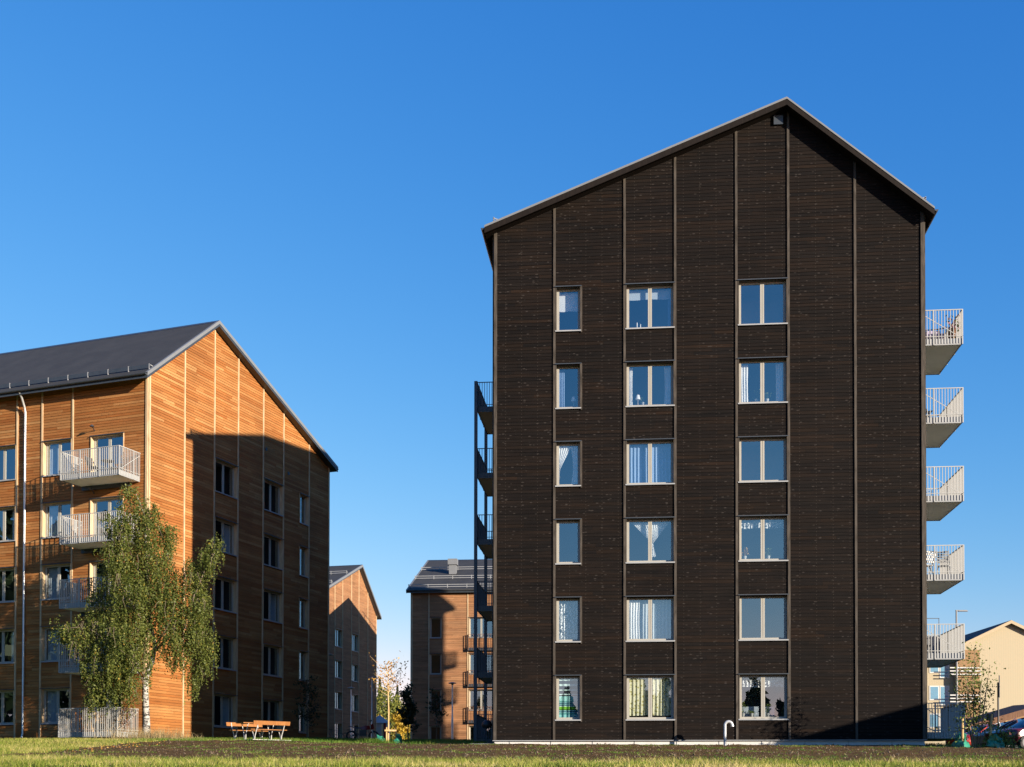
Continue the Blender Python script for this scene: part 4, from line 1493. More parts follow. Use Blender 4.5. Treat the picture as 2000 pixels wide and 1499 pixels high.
# the birch: clumps of hanging twigs laid out along its limbs
def birch():
    YB = 53.0
    base = pt(287, 1443, YB)
    base.z = gz(base.x, base.y) - 0.05
    T = empty('birch_tree', Matrix.Translation(base))
    tag(T, 'weeping birch with white trunk at the corner of the orange building', 'tree')
    rel = lambda u, v, dy=0: pt(u, v, YB + dy) - base
    tr = MB()
    path = [Vector((0, 0, 0)), rel(286, 1400), rel(284, 1350), rel(285, 1325), rel(298, 1290), rel(303, 1262, .2), rel(292, 1210, .3), rel(286, 1150, .2), rel(285, 1080, .1), rel(284, 1010), rel(262, 955)]
    tr.tube(path, [0.17, 0.14, 0.125, 0.12, 0.10, 0.085, 0.08, 0.065, 0.05, 0.03, 0.008], 10)
    tr.build('trunk', 'birch_bark', T)
    limbs = [([rel(286, 1345), rel(270, 1310, -.3), rel(225, 1262, -.6), rel(170, 1225, -.7), rel(118, 1228, -.6)], 0.055),
             ([rel(300, 1275), rel(330, 1245, -.3), rel(362, 1205, -.5), rel(385, 1150, -.5), rel(408, 1095, -.4), rel(424, 1065, -.3)], 0.06),
             ([rel(301, 1250, .2), rel(270, 1200, -.7), rel(240, 1150, -1.0), rel(220, 1100, -.9)], 0.05),
             ([rel(290, 1200, .3), rel(310, 1140, .8), rel(325, 1080, .9)], 0.045),
             ([rel(286, 1150, .2), rel(255, 1080, -.5), rel(225, 1030, -.6)], 0.035),
             ([rel(303, 1262, .2), rel(318, 1240, -1.0), rel(335, 1210, -1.6)], 0.05),
             ([rel(292, 1210, .3), rel(250, 1180, 1.2), rel(205, 1170, 1.3)], 0.045),
             ([rel(285, 1325), rel(262, 1290, -1.0), rel(235, 1270, -1.6)], 0.045)]
    for p, r in limbs:
        b = MB()
        b.tube(p, [r * (1 - 0.85 * i / (len(p) - 1)) for i in range(len(p))], 6)
        b.build('branch', 'bark', T)
    # clumps: u, v, half width px, half height px, depth centre, depth half, weight
    cl = [(250, 962, 16, 14, -.2, .4, .5), (262, 1000, 34, 26, -.1, .7, 1.0), (300, 1012, 16, 22, .1, .5, .6), (228, 1030, 22, 18, -.5, .6, .7), (205, 1008, 12, 10, -.5, .3, .25), (270, 1045, 52, 34, 0, 1.1, 2.4), (325, 1050, 18, 26, .4, .6, .8), (235, 1085, 36, 32, -.4, 1.0, 1.6),
          (290, 1100, 46, 42, .2, 1.2, 2.6), (238, 1135, 42, 36, -.6, 1.2, 2.0), (305, 1150, 44, 44, .2, 1.4, 2.6), (262, 1180, 56, 40, -.2, 1.6, 2.8), (195, 1165, 34, 22, .4, 1.0, 1.0), (178, 1140, 16, 12, .6, .5, .3), (330, 1190, 30, 40, -.3, 1.2, 1.6), (352, 1160, 16, 26, -.3, .6, .6),
          (378, 1130, 22, 30, -.4, .6, 1.2), (405, 1090, 18, 24, -.4, .5, .9), (424, 1066, 12, 18, -.3, .4, .5), (384, 1185, 24, 40, -.4, .8, 1.5), (392, 1250, 20, 42, -.4, .7, 1.2), (402, 1272, 14, 30, -.4, .5, .6), (366, 1225, 28, 36, -.4, .9, 1.5), (382, 1310, 16, 30, -.4, .5, .55), (350, 1262, 26, 30, -.5, .9, 1.1), (322, 1232, 30, 30, -.2, 1.2, 1.2), (348, 1300, 12, 18, -.5, .5, .3),
          (200, 1225, 50, 28, -.4, 1.5, 2.4), (152, 1228, 34, 22, -.5, 1.0, 1.2), (118, 1238, 20, 14, -.5, .6, .5), (150, 1258, 28, 14, -.5, .8, .6), (250, 1240, 54, 36, -.6, 1.7, 2.6), (215, 1280, 44, 32, -.7, 1.4, 2.0), (178, 1290, 26, 26, -.7, .9, .9), (262, 1292, 34, 34, -.7, 1.4, 1.6),
          (238, 1330, 34, 26, -.8, 1.0, 1.2), (196, 1330, 26, 28, -.8, .8, .9), (182, 1362, 16, 22, -.7, .5, .4), (258, 1350, 18, 22, -.8, .6, .5), (222, 1362, 18, 18, -.8, .6, .35)]
    pts, rn = [], []
    px = YB / F_PX
    R_ = random.Random(5)
    wt = [c[6] for c in cl]
    cen = []
    for k in range(1150):
        u, v, ru, rv, dc, dr, w = R_.choices(cl, wt)[0]
        while True:
            a, b, c = R_.uniform(-1, 1), R_.uniform(-1, 1), R_.uniform(-1, 1)
            if a * a + b * b + c * c < 1:
                break
        cen.append((rel(u + a * ru * 1.08, v + b * rv * 1.05 - rv * 0.35, dc + c * dr), rv, R_.uniform(.06, .17), R_.uniform(-.15, .15)))
    for k in range(7600):
        pc, rv, sd, tc_ = R_.choice(cen)
        p = pc + Vector((R_.gauss(0, sd), R_.gauss(0, sd), R_.gauss(0, sd * .8)))
        ln = R_.uniform(0.25, 1.0) * min(1.35, rv * px * 2.0)
        n = int(ln / 0.045) + 3
        ang, out = R_.uniform(0, 6.28), R_.uniform(0.0, 0.22)
        dens = R_.random()
        tone = tc_ + R_.uniform(-0.12, 0.12)
        for i in range(n):
            t = i / n
            q = Vector((math.cos(ang) * out * t, math.sin(ang) * out * t, -ln * t)) + Vector((R_.gauss(0, .025), R_.gauss(0, .025), R_.gauss(0, .02)))
            if R_.random() < 0.35 + 0.5 * dens:
                pts.append(p + q)
                y = R_.random()
                rn.append(min(0.93, max(0, 0.5 + tone + R_.uniform(-.3, .3))) if y < 0.975 else R_.uniform(.94, 1))
    leaf_object('crown', [tuple(p) for p in pts], 0.04, 'leaf_birch', T, np.array(rn))
    tw = MB()
    for k in range(220):
        u, v, ru, rv, dc, dr, w = R_.choices(cl, wt)[0]
        p = rel(u + R_.uniform(-1, 1) * ru * .8, v - rv * .4, dc + R_.uniform(-1, 1) * dr)
        q = p + Vector((R_.uniform(-.25, .25), R_.uniform(-.2, .2), -R_.uniform(.3, .9)))
        tw.tube([p, (p + q) / 2 + Vector((R_.uniform(-.08, .08), 0, .06)), q], [0.008, 0.006, 0.003], 3, cap=False)
    tag(tw.build('twigs', 'bark', T), kind='stuff')


birch()


def young_tree(name, x, y, h, label, mat, n_leaf, spread, clear, size, seed, stakes=False, trunk_m='bark'):
    rr = random.Random(seed)
    z = gz(x, y)
    T = empty(name, Matrix.Translation((x, y, z - 0.03)))
    tag(T, label, 'tree')
    t = MB()
    t.tube([(0, 0, 0), (0.02, 0, h * .4), (-.02, .02, h * .7), (.03, 0, h * .97)], [0.011 * h, 0.009 * h, 0.006 * h, 0.004], 7)
    t.build('trunk', trunk_m, T)
    br = MB()
    C = []
    for i in range(26):
        z0 = h * rr.uniform(clear, 0.9)
        a = rr.uniform(0, 6.28)
        ln = spread * rr.uniform(0.5, 1) * (1.1 - 0.5 * (z0 / h))
        e = Vector((math.cos(a) * ln, math.sin(a) * ln * .8, ln * rr.uniform(.35, 1.0)))
        p0 = Vector((0, 0, z0))
        br.tube([p0, p0 + e * .5 + Vector((0, 0, -.05 * ln)), p0 + e], [0.013, 0.009, 0.004], 4, cap=False)
        for k in range(n_leaf // 26):
            q = p0 + e * rr.uniform(.3, 1.08) + Vector((rr.gauss(0, .13), rr.gauss(0, .13), rr.gauss(0, .12)))
            C.append(tuple(q))
    tag(br.build('branches', trunk_m, T), kind='stuff')
    leaf_object('crown', C, size, mat, T)
    return T


YX, YY = -5.05, 50.9
young_tree('young_tree', YX, YY, 3.4, 'staked young tree with sparse orange leaves between the buildings', 'leaf_autumn', 340, 1.15, 0.55, 0.042, 3, trunk_m='raw_wood')
young_tree('young_tree', -7.0, 84, 3.9, 'dark shaded tree right of the staked young tree', 'leaf_dark', 2200, 0.7, 0.12, 0.085, 4)
young_tree('young_tree', -4.6, 76, 3.3, 'small dark tree in front of the partly hidden orange block', 'leaf_dark', 420, 0.7, 0.3, 0.07, 6)
young_tree('young_tree', -11.0, 67.0, 3.6, 'thin sapling growing against the shaded orange gable', 'leaf_dark', 800, 0.8, 0.15, 0.06, 7)

# stakes, rail and watering bags of the young tree
for i, (dx, dy, h) in enumerate(((-.05, -.15, .66), (.3, .2, .7), (-.26, .25, .78))):
    x, y = YX + dx, YY + dy
    m = MB()
    m.lathe([(0.03, -0.1), (0.03, h), (0.02, h + .015)], 8)
    o = m.build('wooden_stake', 'raw_wood')
    o.location = (x, y, gz(x, y))
    tag(o, ['short wooden stake in front of the staked young tree', 'wooden stake right of the staked young tree', 'wooden stake left behind the staked young tree'][i], 'stake', 'stakes of the young trees')
m = MB()
m.box((-.12, -.02, 0), (.36, .02, .07))
o = m.build('stake_rail', 'raw_wood')
o.location = (YX, YY - .2, gz(YX, YY) + .5)
tag(o, 'horizontal wooden rail tying the stakes of the young tree', 'rail')


def water_bag(x, y, s, label, seed):
    rr = random.Random(seed)
    m = MB()
    prof = [(0.40, 0), (0.44, 0.08), (0.42, 0.2), (0.38, 0.34), (0.34, 0.46), (0.27, 0.58), (0.22, 0.7), (0.16, 0.74), (0.12, 0.62)]
    m.lathe([(r * s, z * s) for r, z in prof], 30)
    m.v = [(a + .24 * s * noise.noise((a * 9 + seed, c * 9, 2)), b + .24 * s * noise.noise((b * 9 + seed, c * 9, 7)), c * (1 + .35 * noise.noise((a * 6, b * 6, seed)))) for a, b, c in m.v]
    m.v = [(a * (1 + 0.16 * noise.noise((a * 5 + seed, b * 5, c * 3))) + .05 * noise.noise((a * 11, b * 11 + seed, c * 4)), b * (1 + 0.16 * noise.noise((b * 5, a * 5 + seed, c * 3))), c) for a, b, c in m.v]
    o = m.build('watering_bag', 'green_sheet')
    o.location = (x, y, gz(x, y) - 0.03)
    tag(o, label, 'bag', 'green watering bags')


water_bag(YX - .33, YY + .05, 0.5, 'green watering bag left of the staked young tree', 1)
water_bag(YX + .42, YY + .05, 0.5, 'green watering bag right of the staked young tree', 2)
water_bag(14.95, 41.6, 0.62, 'crumpled green watering bag left of the shrub by the lower balcony', 3)
water_bag(15.95, 41.3, 0.62, 'crumpled green watering bag right of the shrub by the lower balcony', 4)


def shrub():
    x, y = 15.45, 41.6
    z = gz(x, y)
    T = empty('multi_stemmed_shrub', Matrix.Translation((x, y, z - .03)))
    tag(T, 'tall thin shrub with green leaves between two watering bags', 'shrub')
    rr = random.Random(21)
    st = MB()
    C = []
    stems = []
    for i in range(9):
        a = rr.uniform(-1, 1)
        h = rr.uniform(2.0, 2.9) if i else 3.45
        e = Vector((a * 0.55 if i else 0.02, rr.uniform(-.4, .4), h))
        st.tube([(a * .15, rr.uniform(-.12, .12), 0), e * .5 + Vector((a * .05, 0, 0)), e], [0.016, 0.012, 0.004], 5, cap=False)
        stems.append((e, i))
        for k in range(int(150 if i else 420)):
            t = rr.uniform(.25, 1) if i else rr.uniform(.3, 1)
            C.append(tuple(e * t + Vector((rr.gauss(0, .2 if i else .17), rr.gauss(0, .18), rr.gauss(0, .12)))))
    for k in range(900):
        C.append((rr.gauss(.75, .3), rr.gauss(-.1, .25), abs(rr.gauss(.15, .3))))
    for k in range(130):
        C.append((rr.gauss(-.5, .3), rr.gauss(-.1, .25), abs(rr.gauss(.6, .4))))
    tag(st.build('stems', 'bark', T), kind='stuff')
    leaf_object('crown', C, 0.042, 'leaf_shrub', T, aspect=.55)


shrub()
for i, (dx, h, tl) in enumerate(((-.5, 1.02, 0.0), (.38, 1.15, .1))):
    m = MB()
    m.tube([(0, 0, -.1), (tl, 0, h)], 0.04, 8)
    o = m.build('wooden_stake', 'raw_wood')
    o.location = (15.45 + dx, 41.45, gz(15.45 + dx, 41.45))
    tag(o, ['wooden stake left of the shrub by the lower balcony', 'leaning wooden stake right of the shrub by the lower balcony'][i], 'stake', 'stakes of the young trees')


def conifer(x, y, h, label, mat='needle', seed=0, wide=0.2, n=2600, size=0.2):
    rr = np.random.default_rng(seed)
    T = empty('spruce_tree', Matrix.Translation((x, y, gz(x, y) - .1)))
    tag(T, label, 'tree', 'trees far behind the buildings')
    t = MB()
    t.tube([(0, 0, 0), (0, 0, h * .95)], [h * .016, 0.03], 6)
    t.build('trunk', 'bark', T)
    u = rr.random(n) ** 0.7
    z = h * (1 - u * .93)
    tier = 0.75 + 0.25 * np.sin(z * 4.5)
    r = h * wide * u * tier * (0.35 + 0.65 * rr.random(n) ** .5)
    a = rr.random(n) * 6.283
    C = np.stack([r * np.cos(a), r * np.sin(a), z - r * .35], 1)
    leaf_object('crown', C, size, mat, T)


def broadleaf(x, y, h, label, mat, seed, wide=0.24, n=3000, size=0.16):
    rr = np.random.default_rng(seed)
    T = empty('broadleaf_tree', Matrix.Translation((x, y, gz(x, y) - .1)))
    tag(T, label, 'tree', 'trees far behind the buildings')
    t = MB()
    t.tube([(0, 0, 0), (.1, 0, h * .5), (0, .1, h * .9)], [h * .014, h * .009, .02], 6)
    t.build('trunk', 'birch_bark', T)
    K = 26
    cz = rr.random(K) * .8 + .15
    ca_ = rr.random(K) * 6.28
    cr_ = h * wide * (1.05 - np.abs(cz - .45)) * rr.random(K) ** .5
    cc = np.stack([cr_ * np.cos(ca_), cr_ * np.sin(ca_), cz * h], 1)
    k = rr.integers(0, K, n)
    C = cc[k] + rr.normal(size=(n, 3)) * np.array([.07, .07, .06]) * h
    leaf_object('crown', C, size, mat, T)


back = [('c', 742, 1322, 200, 'tall spruce beside the small distant block, left in the gap'), ('b', 752, 1345, 190, 'olive-green birch in the middle of the gap between the blocks'), ('c', 776, 1336, 215, 'dark pointed spruce rising above the yellow birch'),
        ('y', 766, 1362, 175, 'tall yellow-green birch in the gap, left of the brightest one'), ('Y', 783, 1392, 165, 'bright yellow autumn birch in the gap between the blocks'), ('c', 797, 1350, 220, 'spruce half hidden by the partly covered orange block'), ('b', 796, 1380, 180, 'green birch at the right side of the gap'), ('Y', 740, 1400, 170, 'low yellow tree close to the small distant block')]
for i, (k, u, v, y, lb) in enumerate(back):
    p = pt(u, v, y)
    h = p.z - gz(p.x, y)
    if k == 'c':
        conifer(p.x, y, h, lb, seed=i, wide=.16, size=.2)
    else:
        broadleaf(p.x, y, h, lb, {'b': 'leaf_olive', 'y': 'leaf_olive', 'Y': 'leaf_yellow'}[k], i, wide=.2, size=.16)


def far_forest():
    """woods behind the viewer, seen in the window panes"""
    C, rn = [], []
    rr = np.random.default_rng(9)
    for i in range(260):
        x = -150 + i * 1.3 + rr.normal() * 1.5
        y = -95 - 14 * rr.random() - 0.0006 * x * x
        h = rr.uniform(14, 18.5)
        n = 800
        u = rr.random(n) ** .7
        z = h * (1 - u * .97)
        a = rr.random(n) * 6.283
        r = h * .26 * u ** .8 * (.4 + .6 * rr.random(n))
        C.append(np.stack([x + r * np.cos(a), y + r * np.sin(a), gz(0, -95) + z], 1))
        rn.append(rr.random(n) * (1 if i % 5 else .3))
    for i in range(75):
        t = i / 75
        x, y = -44 - 10 * rr.random() - 30 * t, 78 - 105 * t
        h = rr.uniform(12, 21)
        n = 420
        u = rr.random(n) ** .7
        z = h * (1 - u * .97)
        a = rr.random(n) * 6.283
        r = h * .22 * u * (.4 + .6 * rr.random(n))
        C.append(np.stack([x + r * np.cos(a), y + r * np.sin(a), gz(-40, y) + z], 1))
        rn.append(rr.random(n) * (1 if i % 3 else .6))
    o = leaf_object('forest', np.concatenate(C), 0.6, 'needle', None, np.concatenate(rn))
    tag(o, 'dark spruce forest behind the viewer, mirrored in the ground floor windows', 'forest', kind='stuff')


far_forest()


# ------------------------------------------------------------------ grass, clods
def blades(name, regions, mat, label):
    V, Fc, rn = [], [], []
    for (fn, n, hmin, hmax, wd, lean) in regions:
        P = fn(n)
        n = len(P)
        h = rng.uniform(hmin, hmax, n)
        a = rng.uniform(0, 6.283, n)
        ln = rng.normal(0, lean, (n, 2)) * h[:, None]
        w = wd * rng.uniform(.6, 1.3, n)
        dx, dy = np.cos(a) * w, np.sin(a) * w
        A = P + np.stack([dx, dy, 0 * dx], 1)
        B = P - np.stack([dx, dy, 0 * dx], 1)
        M1 = P + np.stack([ln[:, 0] * .35 + dx * .6, ln[:, 1] * .35 + dy * .6, h * .6], 1)
        M2 = P + np.stack([ln[:, 0] * .35 - dx * .6, ln[:, 1] * .35 - dy * .6, h * .6], 1)
        T = P + np.stack([ln[:, 0], ln[:, 1], h], 1)
        i0 = sum(len(v) for v in V)
        V.append(np.stack([A, B, M1, M2, T], 1).reshape(-1, 3))
        k = i0 + 5 * np.arange(n)
        Fc.append((k, n))
        patch = np.array([noise.noise((p[0] * .55, p[1] * .55, 4)) for p in P])
        rn.append(np.clip(.5 + patch * 0.75 + rng.normal(0, .2, n), 0, 1))
    V = np.concatenate(V)
    K = np.concatenate([k for k, _ in Fc])
    r = np.concatenate(rn)
    n = len(K)
    loops = np.empty((n, 7), np.int32)
    loops[:, 0], loops[:, 1], loops[:, 2], loops[:, 3] = K, K + 1, K + 3, K + 2
    loops[:, 4], loops[:, 5], loops[:, 6] = K + 2, K + 3, K + 4
    me = bpy.data.meshes.new(name)
    me.vertices.add(len(V))
    me.vertices.foreach_set('co', V.astype(np.float32).ravel())
    me.loops.add(7 * n)
    me.loops.foreach_set('vertex_index', loops.ravel())
    me.polygons.add(2 * n)
    st = np.stack([7 * np.arange(n), 7 * np.arange(n) + 4], 1).ravel().astype(np.int32)
    me.polygons.foreach_set('loop_start', st)
    at_ = me.attributes.new('rnd', 'FLOAT', 'FACE')
    at_.data.foreach_set('value', np.repeat(r, 2).astype(np.float32))
    me.update()
    me.validate()
    me.materials.append(MATS[mat])
    o = bpy.data.objects.new(name, me)
    sc.collection.objects.link(o)
    return tag(o, label, 'grass', kind='stuff')


def area(x0, x1, y0, y1, ok):
    def fn(n):
        out = []
        for _ in range(n):
            y = random.uniform(y0, y1)
            x = random.uniform(x0 * y / y1, x1 * y / y1) if x0 < 0 < x1 else random.uniform(x0, x1)
            if ok(x, y):
                out.append((x, y, gz_n(x, y) - 0.01))
        return np.array(out)
    return fn


not_soil = lambda x, y: not soil_in(x, y)
def tufts(n):
    out = []
    while len(out) < n:
        y = random.uniform(14.5, 27)
        x = random.uniform(-.46, .44) * y
        if soil_in(x, y - .25):
            continue
        r = random.uniform(.04, .12)
        for k in range(random.randint(14, 34)):
            a, b = x + random.gauss(0, r), y + random.gauss(0, r)
            out.append((a, b, gz_n(a, b) - .01))
    return np.array(out)


blades('grass', [(tufts, 13000, .05, .15, .005, .6), (area(-12.2, 11.6, 13.5, 27.5, not_soil), 95000, .02, .075, .006, .45), (area(-12.2, 11.6, 18, 27.5, not_soil), 16000, .04, .11, .005, .5),
                 (lambda n: np.array([(x, y, gz_n(x, y) - .01) for x, y in ((random.uniform(-22, -11), random.uniform(26, 57)) for _ in range(n)) if not_soil(x, y)]), 42000, .05, .14, .008, .5)],
       'grass_blade', 'long green and straw-coloured grass in front of the bare soil')
gable_line = lambda x, y: (x + 16.776) * math.cos(Rd(B_L)) - (y - 57.278) * math.sin(Rd(B_L)) > 0.15
blades('grass', [(lambda n: np.array([(x, y, gz_n(x, y) - .01) for x, y in ((random.uniform(-15.5, -0.9), random.uniform(48.4, 70)) for _ in range(n)) if not_soil(x, y) and gable_line(x, y) and not (x > -1.1 and y > 47)]), 46000, .05, .16, .009, .4),
                 (lambda n: np.array([(x, y, gz_n(x, y) - .01) for x, y in ((random.uniform(15.5, 25), random.uniform(41.5, 54)) for _ in range(n)) if not_soil(x, y)]), 16000, .06, .2, .008, .4),
                 (lambda n: np.array([(x, y, gz_n(x, y) - .01) for x, y in ((random.gauss(-5.5, .3), random.gauss(50.5, .2)) for _ in range(n))]), 700, .1, .3, .008, .4)],
       'grass_fresh', 'short fresh green grass strip beyond the bare soil')
blades('grass', [(lambda n: np.array([(x, y, gz_n(x, y) - .01) for x, y in ((random.gauss(-15.1, .8), random.gauss(52.3, .5)) for _ in range(n))]), 1500, .2, .65, .006, .5)],
       'grass_dry', 'tall dry straw-coloured grass around the foot of the birch')


def weeds(n):
    out = []
    while len(out) < n:
        y = random.uniform(19, 48)
        x = random.uniform(-13, 19)
        if soil_in(x, y) and noise.noise((x * .55, y * .55, 12)) + .6 * noise.noise((x * 2.2, y * 2.2, 3)) > .28:
            out.append((x, y, soil_z(x, y) - .01))
    return np.array(out)


blades('weeds', [(weeds, 22000, .015, .07, .009, .8)], 'grass_fresh', 'small green weeds sprouting in patches on the bare soil')


def clods():
    m = MB()
    for i in range(9000):
        y = random.uniform(18.5, 49)
        x = random.uniform(-13.5, 19)
        if not soil_in(x, y):
            continue
        s = random.uniform(.008, .03) * (1.8 if random.random() < .06 else 1)
        z = soil_z(x, y)
        p = [Vector((x + s * random.uniform(.6, 1.4) * math.cos(a), y + s * random.uniform(.6, 1.4) * math.sin(a), z + s * random.uniform(-.2, .3))) for a in (0, 1.57, 3.14, 4.71)]
        t = Vector((x, y, z + s * random.uniform(.8, 1.5)))
        for k in range(4):
            m.face([p[k], p[(k + 1) % 4], t])
    tag(m.build('clods', 'clod'), 'small lumps and stones scattered over the bare soil', 'clods', kind='stuff')


plain('clod', (0.105, 0.075, 0.045), 0.95, var=0.7, scale=6)
clods()
lf = []
for i in range(200):
    t = random.random()
    x, y = -11.5 + random.gauss(0, .5) - 2.4 * t, 31 + 17 * t + random.gauss(0, .5)
    lf.append((x, y, gz_n(x, y) + .03))
tag(leaf_object('fallen_leaves', lf, 0.03, 'leaf_autumn', None), 'fallen yellow leaves along the left edge of the soil', 'leaves', kind='stuff')
# ------------------------------------------------------------------ picnic benches and table
def bench(M, label):
    T = empty('park_bench', M)
    tag(T, label, 'bench', 'picnic set on the soil')
    m = MB()
    Mx = Matrix.Translation((0, 0.30, 0.62)) @ Matrix.Rotation(Rd(-12), 4, 'X')
    m.box((-.85, -.018, 0), (.85, .018, .16), M=Mx)
    m.build('backrest', 'bench_wood', T)
    for y in (-.14, .04):
        m = MB()
        m.box((-.85, y - .07, .42), (.85, y + .07, .45))
        m.build('seat', 'bench_wood', T)
    for x in (-.62, .62):
        m = MB()
        m.tube([(x, .02, 0), (x, .06, .2), (x, .18, .42), (x, .27, .62), (x, .315, .76)], 0.019, 7)
        m.tube([(x, -.02, 0), (x, -.05, .14), (x, -.12, .3), (x, -.2, .415)], 0.019, 7)
        m.beam((x, -.22, .405), (x, .16, .405), .03)
        m.beam((x, -.2, .015), (x, .25, .015), .035)
        m.build('leg', 'white_metal', T)


PX, PY, PDEG = -10.5, 51.6, 42.0
PM = frame_at(PX, PY, gz(PX, PY) + 0.0, PDEG)
bench(PM @ Matrix.Translation((0, .78, 0)), 'left park bench of the picnic set, its back towards the orange gable')
bench(PM @ Matrix.Translation((0, -.78, 0)) @ Matrix.Rotation(math.pi, 4, 'Z'), 'right park bench of the picnic set, its back towards the dark building')
T = empty('picnic_table', PM)
tag(T, 'orange wooden picnic table between the two park benches', 'table', 'picnic set on the soil')
for y in (-.24, -.08, .08, .24):
    m = MB()
    m.box((-.85, y - .073, .70), (.85, y + .073, .735))
    m.build('plank', 'bench_wood', T)
for x in (-.6, .6):
    m = MB()
    m.tube([(x, -.06, 0), (x, -.08, .25), (x, -.24, .68)], .019, 7)
    m.tube([(x, .06, 0), (x, .08, .25), (x, .24, .68)], .019, 7)
    m.beam((x, -.3, .69), (x, .3, .69), .03)
    m.build('leg', 'white_metal', T)
m = MB()
m.box((-.9, -1.15, 0.0), (.9, 1.15, .025))
o = m.build('base_slab', 'concrete')
o.matrix_world = PM
tag(o, 'thin concrete slab under the picnic set', 'slab')


# ------------------------------------------------------------------ lamps, sign, pipe
def mushroom_lamp(x, y, h, label, r=.36):
    T = empty('street_lamp', Matrix.Translation((x, y, gz(x, y) - .02)))
    tag(T, label, 'street lamp', 'street lamps')
    m = MB()
    m.lathe([(.075, 0), (.075, h * .4), (.055, h * .42), (.05, h - .22), (.05, h - .1)], 10)
    m.build('pole', 'galvanised', T)
    m = MB()
    m.lathe([(.06, h - .2), (.1, h - .12), (r, h - .07), (r, h - .03), (.08, h + .02)], 20)
    m.build('lamp_head', 'grey_metal', T)


mushroom_lamp(-11.1, 75.0, 5.25, 'mushroom-shaped street lamp at the far corner of the orange gable')
mushroom_lamp(-13.4, 104.0, 4.6, 'thin street lamp in front of the small distant block, left one', .3)
mushroom_lamp(-12.0, 107.0, 5.6, 'street lamp in front of the small distant block, right one', .32)
mushroom_lamp(-4.4, 92.0, 4.4, 'grey street lamp in front of the partly hidden orange block', .3)
mushroom_lamp(25.0, 29.75, 6.0, 'street lamp beyond the right edge, its round shadow on the dark facade', .4)


def arm_lamp():
    p = pt(1868, 1192, 95)
    z = gz(p.x, 95)
    T = empty('street_lamp', Matrix.Translation((p.x, 95, z)))
    tag(T, 'tall street lamp with flat head rising behind the right balconies', 'street lamp', 'street lamps')
    h = p.z - z
    m = MB()
    m.lathe([(.09, 0), (.08, h * .5), (.065, h)], 10)
    m.build('pole', 'verge_grey', T)
    m = MB()
    m.box((-.06, -.06, h - .08), (.8, .06, h))
    m.box((.15, -.13, h - .11), (.85, .13, h - .06))
    m.build('lamp_head', 'verge_grey', T)


arm_lamp()
p = pt(1950, 1455, 55)
T = empty('road_sign', Matrix.Translation((p.x, 55, gz(p.x, 55))))
tag(T, 'dark road sign seen nearly edge-on beside the parked cars', 'road sign')
h = pt(1952, 1320, 55).z - gz(p.x, 55)
m = MB()
m.lathe([(.04, 0), (.04, h - .3)], 8)
m.build('pole', 'dark_plastic', T)
m = MB()
Mx = Matrix.Rotation(Rd(66), 4, 'Z')
m.box((-.24, -.06, h - .95), (.24, -.04, h), M=Mx)
m.build('sign_plate', 'dark_plastic', T)
p = pt(1934, 1400, 52)
T = empty('post_box', Matrix.Translation((p.x, 52, gz(p.x, 52))))
tag(T, 'small black box on a short post in front of the red car', 'box')
h = p.z - gz(p.x, 52) + .1
m = MB()
m.box((-.035, -.035, 0), (.035, .035, h - .25))
m.build('post', 'dark_plastic', T)
m = MB()
m.box((-.12, -.08, h - .27), (.12, .08, h))
m.build('box', 'dark_plastic', T)

p = pt(1416, 1456, 45.2)
T = empty('vent_pipe', Matrix.Translation((p.x, 45.2, gz(p.x, 45.2) - .05)))
tag(T, 'white hook-shaped vent pipe standing in the soil before the dark building', 'pipe')
m = MB()
pts = [(0, 0, 0), (0, 0, .80)] + [(.13 - .13 * math.cos(a), 0, .80 + .13 * math.sin(a)) for a in (math.pi * i / 8 for i in range(1, 8))] + [(.27, 0, .76)]
m.tube(pts, .055, 12)
m.build('bent_tube', 'galv_white', T)
m = MB()
m.tube([(.268, 0, .79), (.272, 0, .75)], .062, 12)
m.build('collar', 'galvanised', T)


# ------------------------------------------------------------------ vehicles
def loft(mb, secs):
    """secs: rings of points with equal count, open along the body"""
    n = len(secs[0])
    i0 = len(mb.v)
    for s in secs:
        mb.v += [tuple(p) for p in s]
    for k in range(len(secs) - 1):
        for i in range(n - 1):
            q = i0 + k * n + i
            mb.f.append((q, q + 1, q + n + 1, q + n))
            mb.r.append(.5)
    for k in (0, len(secs) - 1):
        mb.f.append(tuple(i0 + k * n + i for i in range(n)))
        mb.r.append(.5)
    mb.sm = True


